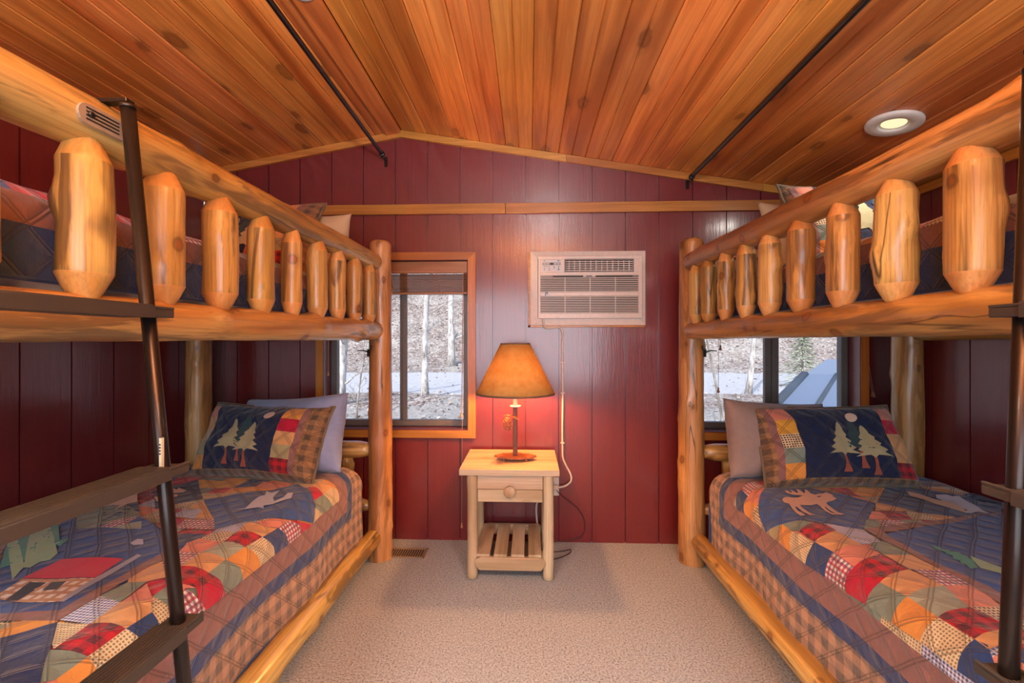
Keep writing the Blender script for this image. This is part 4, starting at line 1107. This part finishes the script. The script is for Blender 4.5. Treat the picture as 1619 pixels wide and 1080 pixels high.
# ------------------------------------------------------------------ ladders
for sd, Y1, xt, xb, ztop, rungs, lab in ((-1, .835, -.795, -.622, 1.715, (1.308, .995, .690, .385, .10), 'black metal ladder leaning on the left bunk'), (1, .735, .812, .745, 1.69, (1.300, 1.005, .705, .40, .12), 'black metal ladder leaning on the right bunk')):
    t = empty('bunk_ladder', ((xt+xb)/2, Y1-.2, 0), lab, 'ladder', 'bunk ladders')
    X = lambda z: xb+(xt-xb)*z/ztop
    r_ = .0125
    for yy in (Y1, Y1-.40):
        p0, p1 = Vector((X(.012), yy, .012)), Vector((X(ztop), yy, ztop))
        bm = bmesh.new(); add_tube(bm, [p0, p1], r_, 20)
        st = bm_obj('stile', bm, M['ladder'], t)
        bm = bmesh.new(); add_tube(bm, [p1+(p1-p0).normalized()*-.004, p1+(p1-p0).normalized()*.003], r_*1.08, 20); bm_obj('cap', bm, M['black'], st)
        bm = bmesh.new(); add_tube(bm, [(X(0), yy, 0), (X(.03), yy, .03)], r_*1.4, 16); bm_obj('rubber_foot', bm, M['black'], st)
        # hook bracket with slotted grey plate resting on the rail
        d = -sd*-1
        rail = BED[sd]['rail']; f = (yy-.36)/2.1; rz = BED[sd]['rtop'][0]
        bm = bmesh.new(); add_box(bm, (min(X(ztop), rail), yy-.004, rz+.050) if True else 0, (max(X(ztop), rail), yy+.016, rz+.058), .001)
        bm_obj('hook_arm', bm, M['black'], t)
        c = Vector((rail-sd*.047, yy-.035, 1.676))
        poly = [(-.035+.019*math.cos(a), .019*math.sin(a)) for a in [PI/2+i*PI/8 for i in range(9)]]+[(.035+.019*math.cos(a), .019*math.sin(a)) for a in [-PI/2+i*PI/8 for i in range(9)]]
        pl = prism('bracket_plate', [(c.y+a+.02, c.z+b) for a, b in poly], 'X', min(c.x-sd*.010, c.x+sd*.004), max(c.x-sd*.010, c.x+sd*.004), M['silver'], t)
        for q in range(4):
            zz = c.z-.0105+q*.007; box('slot', (min(c.x-sd*.0112, c.x-sd*.010), c.y-.020, zz-.0012), (max(c.x-sd*.0112, c.x-sd*.010), c.y+.045, zz+.0012), M['black'], pl)
        lathe('screw', [(.0055, -.0005), (.0055, .002), (.003, .003)], (c.x-sd*.0125, c.y-.012, c.z), M['black'], pl, 12, True, 'X')
    # label on the far stile
    if sd < 0:
        z = 1.03; p = Vector((X(z)+r_*.80, Y1-r_*.62, z))
        lb = box('paper_label', (X(z)+.0075, Y1-.0145, z-.03), (X(z)+.0125, Y1-.0085, z+.032), M['tape'], t)
        for q in range(4): box('print_line', (X(z)+.0072, Y1-.0150, z+.018-q*.006), (X(z)+.011, Y1-.0144, z+.021-q*.006), M['print'], lb)
    for z in rungs:
        x = X(z)
        bm = bmesh.new(); w0, w1 = -.030, .034
        prof = [(w0, -.012), (w1, -.012), (w1, .010)]
        for q in range(9):
            c = w1-.004-q*.0068; prof += [(c, .010), (c-.0008, .0135), (c-.0042, .0135), (c-.005, .010)]
        prof += [(w0, .010)]
        add_prism(bm, [(x+a, z+b) for a, b in prof], 'Y', Y1-.40+.022, Y1-.020)
        tr = bm_obj('tread', bm, M['tread'], t)
        for ya, yb in ((Y1-.03, Y1+.030), (Y1-.43, Y1-.37)):
            bm = bmesh.new()
            add_box(bm, (x-.026, ya, z-.010), (x+.030, yb, z+.006), .002)
            for q in (-.026, .024): add_box(bm, (x+q, ya, z+.006), (x+q+.006, yb, z+.011), .001)
            bm_obj('end_bracket', bm, M['tread'], tr)

# ------------------------------------------------------------------ curtain rods under the ceiling
for xx, zf, zn, lab in ((-.905, 2.405, 2.46, 'black curtain rod running under the left ceiling slope'), (.975, 2.238, 2.238, 'black curtain rod running under the right ceiling slope')):
    t = empty('curtain_rod', (xx, YB, zf), lab, 'rod', 'black ceiling rods')
    za = zn
    tube('rod', [(xx, YB-.075, zf), (xx, YF+.1, zf+(za-zf)*2.2)], .0115, M['black'], t, 14)
    lathe('end_cap', [(.011, 0), (.0165, .003), (.0165, .02), (.011, .024)], (xx, YB-.085, zf), M['black'], t, 16, True, 'Y')
    bm = bmesh.new(); add_box(bm, (xx-.010, YB-.006, zf-.05), (xx+.010, YB, zf+.012), .002)
    add_tube(bm, [(xx, YB-.004, zf-.012), (xx, YB-.06, zf-.014), (xx, YB-.08, zf-.024), (xx, YB-.095, zf-.008)], .0045, 8)
    bm_obj('bracket', bm, M['black'], t)
    for yb in (.9,):
        zc = ceil_z(xx); zr = zf+(za-zf)*2.2*(YB-.075-yb)/(YB-.175-YF)
        tube('hanger', [(xx, yb, zr+.01), (xx, yb, zc-.002)], .003, M['black'], t, 6)

# ------------------------------------------------------------------ ceiling fixtures
def ceiling_frame(x, y): return Matrix.Translation((x, y, ceil_z(x))) @ Matrix.Rotation(-math.atan(-.1655 if x > RX else .1826), 4, 'Y')
mt = ceiling_frame(1.56, 1.93)
t = empty('recessed_light', (1.56, 1.93, ceil_z(1.56)), 'white ringed recessed light in the right ceiling slope', 'ceiling light')
def on_ceiling(name, prof, mat, parent, n=40):
    bm = bmesh.new(); add_lathe(bm, prof, (0, 0, 0), n, False); bmesh.ops.transform(bm, matrix=mt, verts=bm.verts); return bm_obj(name, bm, mat, parent)
on_ceiling('trim_ring', [(.100, .001), (.101, -.008), (.094, -.014), (.058, -.013), (.053, -.010), (.053, -.002)], M['white'], t)
on_ceiling('baffle', [(.053, -.010), (.050, -.0025), (.0, -.0022)], M['white'], t)
on_ceiling('lens', [(.044, -.003), (.042, -.0045), (.0, -.0045)], M['glow'], t)
ld = light('recessed_light_beam', 'AREA', mt @ Vector((0, 0, -.02)), (0, -math.atan(-.1655), 0), 2.5, CAN_W, .08, shape='DISK')
mt = ceiling_frame(-.845, 1.60)
t = empty('smoke_detector', (-.845, 1.60, ceil_z(-.845)), 'white round detector at the ceiling beside the left rod', 'detector')
on_ceiling('body', [(.0, -.024), (.030, -.024), (.044, -.018), (.050, -.006), (.050, .0)], M['white'], t)
on_ceiling('sensor', [(.0, -.030), (.010, -.030), (.012, -.024)], M['acgrey'], t, 16)
for xx, yy in ((-.9, -.35), (.75, -.35)):
    mt = ceiling_frame(xx, yy)
    t = empty('recessed_light', (xx, yy, ceil_z(xx)), 'recessed ceiling light behind the viewpoint, %s' % ('left slope' if xx < 0 else 'right slope'), 'ceiling light')
    on_ceiling('trim_ring', [(.098, .0005), (.099, -.004), (.092, -.008), (.056, -.006), (.050, -.002)], M['white'], t)
    on_ceiling('lens', [(.050, -.001), (.0, -.001)], M['glow'], t)

# ------------------------------------------------------------------ air conditioner
t = empty('air_conditioner', (.357, YB, 1.35), 'white air conditioner set through the burgundy wall above the lamp', 'air conditioner')
ax0, ax1, az0, az1 = .008, .715, 1.352, 1.808
bm = bmesh.new()
for lo, hi in (((-.006, YB-.010, 1.338), (.008, YB, 1.804)), ((-.006, YB-.010, 1.338), (.712, YB, 1.352))): add_box(bm, lo, hi, .001)
bm_obj('wood_surround', bm, M['trim'], t)
bm = bmesh.new(); y0, y1 = YB-.022, YB-.0005; w = .050
def ring(bm, x0, x1, z0, z1, w, y0, y1, slope=.008):
    O = [(x0, z0), (x1, z0), (x1, z1), (x0, z1)]; I = [(x0+w, z0+w), (x1-w, z0+w), (x1-w, z1-w), (x0+w, z1-w)]
    Of = [bm.verts.new((x, y0+slope, z)) for x, z in O]; If = [bm.verts.new((x, y0, z)) for x, z in I]
    Ob = [bm.verts.new((x, y1, z)) for x, z in O]; Ib = [bm.verts.new((x, y1, z)) for x, z in I]
    for i in range(4):
        j = (i+1) % 4
        bm.faces.new((Of[i], Of[j], If[j], If[i])); bm.faces.new((Ob[i], Ib[i], Ib[j], Ob[j]))
        bm.faces.new((Of[i], Ob[i], Ob[j], Of[j])); bm.faces.new((If[i], If[j], Ib[j], Ib[i]))
ring(bm, ax0, ax1, az0, az1, .045, y0, y1)
bm_obj('sleeve_flange', bm, M['acwhite'], t)
fx0, fx1, fz0, fz1 = .056, .690, 1.392, 1.775; fy = YB-.040
bm = bmesh.new(); add_box(bm, (fx0, fy+.016, fz0), (fx1, YB+.10, fz1), .004); bm_obj('case', bm, M['acdark'], t)
# face: ring and bars leaving real openings
def U(u): return fx0+(fx1-fx0)*u
def Zv(v): return fz0+(fz1-fz0)*v
bm = bmesh.new()
def bar(u0, u1, v0, v1, d=0.0, y_=None): add_box(bm, (U(u0), fy+d, Zv(v0)), (U(u1), fy+.016 if y_ is None else y_, Zv(v1)), .0015)
bar(0, 1, 0, .085, -.004); bar(0, 1, .95, 1); bar(0, .022, .085, .95); bar(.965, 1, .085, .95)
bar(.022, .965, .355, .425, -.001); bar(.022, .965, .69, .74); bar(.022, .255, .74, .95); bar(.92, .965, .74, .95)
bm_obj('front_panel', bm, M['acwhite'], t)
for v0, v1, n in ((.085, .355, 10), (.425, .66, 8)):
    for i in range(n):
        v = v0+(v1-v0)*(i+.5)/n; h = (v1-v0)/n*.5
        bm = bmesh.new(); add_prism(bm, [(fy+.002, Zv(v-h*.5)), (fy+.002, Zv(v+h*.35)), (fy+.014, Zv(v+h*.75)), (fy+.014, Zv(v-h*.1))], 'X', U(.022), U(.965))
        bm_obj('grille_slat', bm, M['acwhite'], t)
    for u in (.26, .502, .745):
        box('grille_divider', (U(u)-.0018, fy+.0005, Zv(v0)), (U(u)+.0018, fy+.012, Zv(v1)), M['acwhite'], t)
# filter slot with two tabs
bm = bmesh.new(); add_box(bm, (U(.022), fy+.004, Zv(.66)), (U(.965), fy+.0155, Zv(.69)), .0005); bm_obj('filter_door', bm, M['acgrey'], t)
box('filter_slot', (U(.14), fy+.0025, Zv(.665)), (U(.43), fy+.0045, Zv(.683)), M['acdark'], t); box('filter_slot', (U(.56), fy+.0025, Zv(.665)), (U(.91), fy+.0045, Zv(.683)), M['acdark'], t)
for u in (.45, .535): box('filter_tab', (U(u)-.008, fy, Zv(.664)), (U(u)+.008, fy+.004, Zv(.690)), M['acwhite'], t, .001)
# outlet louvres
lv0, lv1, lu0, lu1 = .755, .925, .268, .91
ring_b = bmesh.new(); ring(ring_b, U(lu0-.012), U(lu1+.008), Zv(lv0-.015), Zv(lv1+.02), .006, fy-.002, fy+.014, .002); bm_obj('louvre_frame', ring_b, M['acgrey'], t)
for i in range(5):
    v = lv0+(lv1-lv0)*(i+.5)/5; box('louvre', (U(lu0), fy+.0005, Zv(v)-.0026), (U(lu1), fy+.010, Zv(v)+.0026), M['acwhite'], t, .0008)
for i in range(12):
    u = lu0+(lu1-lu0)*(i+.6)/12.2; box('louvre_vane', (U(u)-.0016-.001*(i % 3), fy+.003, Zv(lv0)), (U(u)+.0016, fy+.012, Zv(lv1)), M['acwhite'], t)
# control panel
cp = box('control_panel', (U(.035), fy-.0012, Zv(.755)), (U(.222), fy+.001, Zv(.94)), M['acpanel'], t, .001)
box('button_strip', (U(.042), fy-.0022, Zv(.855)), (U(.216), fy-.001, Zv(.895)), M['acgrey'], cp)
box('display', (U(.118), fy-.003, Zv(.857)), (U(.144), fy-.002, Zv(.893)), M['print'], cp)
for u in (.062, .092, .166, .196): box('button', (U(u)-.006, fy-.0032, Zv(.866)), (U(u)+.006, fy-.002, Zv(.884)), M['acpanel'], cp, .001)
bm = bmesh.new()
for u, v in ((.06, .835), (.06, .80), (.06, .775), (.082, .83), (.108, .835), (.108, .80), (.108, .775), (.155, .83), (.155, .81), (.198, .835), (.198, .815), (.06, .925)):
    add_box(bm, (U(u)-.0035, fy-.0016, Zv(v)-.0018), (U(u)+.0035, fy-.0011, Zv(v)+.0018))
bm_obj('legend_mark', bm, M['print'], cp)
for u, v in ((.195, .925), (.198, .785)): box('legend_square', (U(u)-.005, fy-.0018, Zv(v)-.004), (U(u)+.005, fy-.0011, Zv(v)+.004), M['blue'], cp)
# round emblem: a small P-shaped swirl
lathe('emblem', [(.011, 0), (.011, .0015), (0, .0015)], (U(.088), fy-.0025, Zv(.39)), M['acpanel'], t, 20, True, 'Y')
bm = bmesh.new(); ex, ez = U(.076), Zv(.39)
add_tube(bm, [(ex-.004, fy-.0035, ez-.011), (ex-.004, fy-.0035, ez+.007), (ex, fy-.0035, ez+.011), (ex+.010, fy-.0035, ez+.010)], .0018, 6)
add_tube(bm, [(ex+.004, fy-.0035, ez-.003), (ex+.004, fy-.0035, ez+.004), (ex+.009, fy-.0035, ez+.005), (ex+.011, fy-.0035, ez+.001), (ex+.006, fy-.0035, ez-.001)], .0013, 6)
bm_obj('emblem_letter', bm, M['print'], t)

def smoothpts(ps, n=6):
    P = [Vector(p) for p in ps]; out = []
    for i in range(len(P)-1):
        a, b, c, d = P[max(i-1, 0)], P[i], P[i+1], P[min(i+2, len(P)-1)]
        for k in range(n):
            s = k/n; out.append(.5*((2*b)+(c-a)*s+(2*a-5*b+4*c-d)*s*s+(3*b-a-3*c+d)*s**3))
    return out+[P[-1]]
yc = YB-.008
pts = [(.085, YB-.035, 1.392), (.088, YB-.03, 1.362), (.100, YB-.02, 1.338), (.128, YB-.014, 1.333), (.160, yc, 1.340), (.188, yc, 1.335), (.205, yc, 1.315), (.210, yc, 1.27), (.206, yc, 1.22), (.207, yc, 1.10), (.209, yc, .90), (.207, yc, .72), (.208, yc, .60), (.210, yc, .53), (.232, yc, .475), (.258, yc-.004, .425), (.258, yc-.008, .385), (.225, yc-.012, .358), (.190, yc-.018, .350), (.172, yc-.016, .350)]
t = empty('power_cord', (.085, YB-.03, 1.39), 'cream power cord running from the air conditioner down the wall', 'cord')
tube('cable', smoothpts(pts), .0062, M['cord'], t, 8)
for z in (1.12, .93, .62): box('cable_clip', (.196, YB-.016, z-.004), (.220, YB-.001, z+.004), M['cord'], t, .001)
box('plug', (.150, YB-.034, .337), (.180, YB-.010, .364), M['cord'], t, .004)
t = empty('wall_outlet', (.152, YB, .345), 'pale wall outlet half hidden behind the nightstand leg', 'outlet')
box('cover_plate', (.112, YB-.006, .290), (.186, YB, .405), M['acwhite'], t, .002)
for z in (.372, .322):
    so = lathe('socket', [(.016, 0), (.016, .003), (0, .003)], (.15, YB-.0085, z), M['acwhite'], t, 16, True, 'Y')
    for dx in (-.006, .006): box('slot', (.15+dx-.001, YB-.0095, z-.005), (.15+dx+.001, YB-.0083, z+.005), M['dark'], so)
pts = [(.170, YB-.03, .330), (.22, YB-.02, .28), (.30, YB-.012, .215), (.345, YB-.012, .13), (.33, YB-.012, .05), (.26, YB-.02, .022), (.16, YB-.04, .02), (.10, YB-.06, .015), (.04, YB-.07, .012)]
tag(tube('lamp_cord', smoothpts(pts), .0026, M['darkcord']), 'thin dark lamp cord looping on the wall beside the nightstand', 'cord')
pts = [(.04, YB-.1, .006), (.12, YB-.14, .005), (.20, YB-.13, .006), (.245, YB-.11, .006), (.24, YB-.15, .006), (.19, YB-.20, .006), (.12, YB-.24, .005)]
tag(tube('cord_loop', smoothpts(pts), .003, M['darkcord']), 'dark cord loop lying on the carpet right of the nightstand', 'cord')
pts = [(.148, YB-.025, .315), (.10, YB-.04, .32), (.06, YB-.03, .28), (.045, YB-.02, .22), (.05, YB-.02, .12), (.06, YB-.02, .02)]
tag(tube('white_cord', smoothpts(pts), .006, M['cord']), 'cream cord hanging behind the nightstand shelf', 'cord')

# ------------------------------------------------------------------ floor register
t = empty('floor_register', (-.72, 2.55, 0), 'tan slotted metal floor register beside the left bunk post', 'vent')
x0, x1, y0, y1 = -.835, -.605, 2.492, 2.606
bm = bmesh.new()
for lo, hi in (((x0, y0, .001), (x1, y0+.012, .006)), ((x0, y1-.012, .001), (x1, y1, .006)), ((x0, y0, .001), (x0+.012, y1, .006)), ((x1-.012, y0, .001), (x1, y1, .006))): add_box(bm, lo, hi, .001)
bm_obj('register_frame', bm, M['ventm'], t); box('duct', (x0+.01, y0+.01, .0008), (x1-.01, y1-.01, .0016), M['dark'], t)
for i in range(15):
    x = x0+.018+i*(x1-x0-.036)/14; box('slat', (x-.0028, y0+.011, .0018), (x+.0028, y1-.011, .005), M['ventm'], t)

# ------------------------------------------------------------------ nightstand
t = empty('nightstand', (-.1, 2.47, 0), 'pale pine nightstand with one drawer and slatted shelf under the lamp', 'nightstand')
for i, (a, b, c) in enumerate(((-.366, -.19, 0), (-.1895, -.02, 1), (-.0195, .158, 2))):
    pass
bm = bmesh.new(); add_box(bm, (-.366, 2.262, .551), (.158, 2.69, .584), .004, 2); bm_obj('tabletop', bm, M['palex'], t)
for x, y in ((-.300, 2.300), (.100, 2.300), (-.300, 2.645), (.100, 2.645)):
    make_log('leg', (x, y, 0), (x, y, .551), .0285, .0275, t, M['pale'], int(abs(x*100+y*50)), .006, None, n=20, bumpy=.015)
box('apron', (-.272, 2.288, .474), (.072, 2.306, .549), M['palex'], t, .002)
box('side_panel', (-.308, 2.32, .405), (-.292, 2.63, .549), M['paley'], t, .002); box('side_panel', (.092, 2.32, .405), (.108, 2.63, .549), M['paley'], t, .002)
box('back_panel', (-.272, 2.64, .405), (.072, 2.652, .549), M['palex'], t, .002)
dr = box('drawer', (-.270, 2.284, .408), (.070, 2.306, .472), M['palex'], t, .002)
box('drawer_board', (-.268, 2.2845, .4745), (.070, 2.289, .547), M['palex'], t, .002)
lathe('knob', [(.016, .026), (.018, .012), (.029, .010), (.0305, .006), (.0305, .001), (.028, -.002), (0, -.003)], (-.100, 2.258, .468), M['pale'], dr, 26, True, 'Y')
for y, z0, z1 in ((2.268, .055, .122), (2.655, .075, .135)):
    bm = bmesh.new(); add_prism(bm, [(-.285, z0+.028), (-.262, z0), (.062, z0), (.085, z0+.028), (.085, z1-.016), (.058, z1), (-.258, z1), (-.285, z1-.016)], 'Y', y, y+.028)
    bmesh.ops.bevel(bm, geom=bm.edges[:], offset=.004, segments=1, affect='EDGES'); bm_obj('shelf_rail', bm, M['palex'], t)
for i in range(4):
    a = -.276+i*.0905
    bm = bmesh.new(); add_box(bm, (a, 2.282, .120), (a+.070, 2.672, .134), .002); bm_obj('shelf_slat', bm, M['paley'], t)

# ------------------------------------------------------------------ lamp
lx, ly = -.078, 2.46
t = empty('table_lamp', (lx, ly, .584), 'lit table lamp with parchment shade and pine cone on the nightstand', 'lamp')
half = [(.020, -.062), (.050, -.056), (.046, -.048), (.085, -.046), (.070, -.036), (.105, -.030), (.092, -.020), (.121, -.010), (.100, .000), (.118, .012), (.090, .020), (.100, .032), (.066, .038), (.078, .048), (.040, .050), (.030, .060)]
poly = [(lx+a, ly+b) for a, b in half]+[(lx-a*.98, ly+b) for a, b in half[::-1]]
bm = bmesh.new(); add_prism(bm, poly, 'Z', .600, .608); bm_obj('base_plate', bm, M['rust'], t)
for dx, dy in ((-.062, -.040), (.062, -.040), (-.06, .036), (.06, .036)):
    lathe('ball_foot', [(0, 0), (.006, .002), (.0085, .008), (.006, .014), (0, .016)], (lx+dx, ly+dy, .584), M['rust'], t, 12)
box('pole', (lx-.0125, ly-.0125, .606), (lx+.0125, ly+.0125, .880), M['brownpole'], t, .002)
lathe('drip_tray', [(0, .880), (.028, .882), (.032, .888), (.0, .888)], (lx, ly, 0), M['candle'], t, 24)
lathe('candle_sleeve', [(.0125, .888), (.0125, .985), (.006, .99)], (lx, ly, 0), M['candle'], t, 16)
lathe('bulb', [(.008, .99), (.026, 1.03), (.030, 1.055), (.024, 1.08), (0, 1.092)], (lx, ly, 0), M['bulb'], t, 20)
def shade_mesh(r0, z0, r1, z1, th, mat, nm, parent):
    return lathe(nm, [(r0, z0), (r1, z1), (r1-th, z1), (r0-th, z0), (r0, z0)], (lx, ly, 0), mat, parent, 48, False)
sh = shade_mesh(.222, .958, .083, 1.238, .0015, M['shade'], 'lamp_shade', t)
M['shadetrim'] = plain('dark brown shade binding', '#6d5847', .7)
shade_mesh(.2235, .955, .2205, .965, .004, M['shadetrim'], 'shade_binding', sh); shade_mesh(.0855, 1.230, .0845, 1.241, .004, M['shadetrim'], 'shade_binding', sh)
bm = bmesh.new(); add_tube(bm, [(lx-.083, ly, 1.232), (lx, ly, 1.226), (lx+.083, ly, 1.232)], .002, 6); add_tube(bm, [(lx, ly-.083, 1.232), (lx, ly, 1.226), (lx, ly+.083, 1.232)], .002, 6)
bm_obj('spider_fitter', bm, M['brownpole'], t)
bm = bmesh.new()
for s in (-1, 1): add_tube(bm, smoothpts([(lx, ly, .99), (lx+s*.045, ly, 1.03), (lx+s*.05, ly, 1.12), (lx, ly, 1.222)], 5), .0018, 6)
bm_obj('harp', bm, M['brownpole'], t)
lathe('finial', [(.004, 1.226), (.007, 1.235), (.004, 1.242), (0, 1.246)], (lx, ly, 0), M['brownpole'], t, 12)
# pine cone hanging on raffia
cx, cy, cz = lx-.042, ly-.035, .792
bm = bmesh.new(); rg = random.Random(2)
for k in range(70):
    f = k/69; a = k*2.39996; rr = .024*math.sin(PI*(.12+.80*f))**.7; z = cz-.034+.068*f
    p = Vector((cx+rr*math.cos(a), cy+rr*math.sin(a), z)); o_ = Vector((math.cos(a), math.sin(a), .35)).normalized(); s_ = Vector((-math.sin(a), math.cos(a), 0))
    c0, c1, c2, c3 = p-o_*.010, p+s_*.0075-o_*.001, p+o_*.0065, p-s_*.0075-o_*.001
    v = [bm.verts.new(q) for q in (c0, c1, c2, c3)]; w_ = bm.verts.new(p-Vector((0, 0, .003)))
    bm.faces.new(v); bm.faces.new((v[0], v[3], w_)); bm.faces.new((v[3], v[2], w_)); bm.faces.new((v[2], v[1], w_)); bm.faces.new((v[1], v[0], w_))
pc = bm_obj('pine_cone', bm, M['cone'], t)
bm = bmesh.new()
add_tube(bm, [(lx-.013, ly-.014, .842), (cx+.003, cy, .838), (cx, cy, cz+.03)], .0016, 5)
for d in ((-.050, .030), (-.045, .042), (.040, -.020), (.032, -.030), (.028, .010)): add_tube(bm, [(lx-.016, ly-.018, .828), (lx-.016+d[0]*.6, ly-.024, .828+d[1]*.3), (lx-.016+d[0], ly-.026, .822+d[1]*.35)], .0018, 5)
bm_obj('raffia_bow', bm, M['twig'], t)
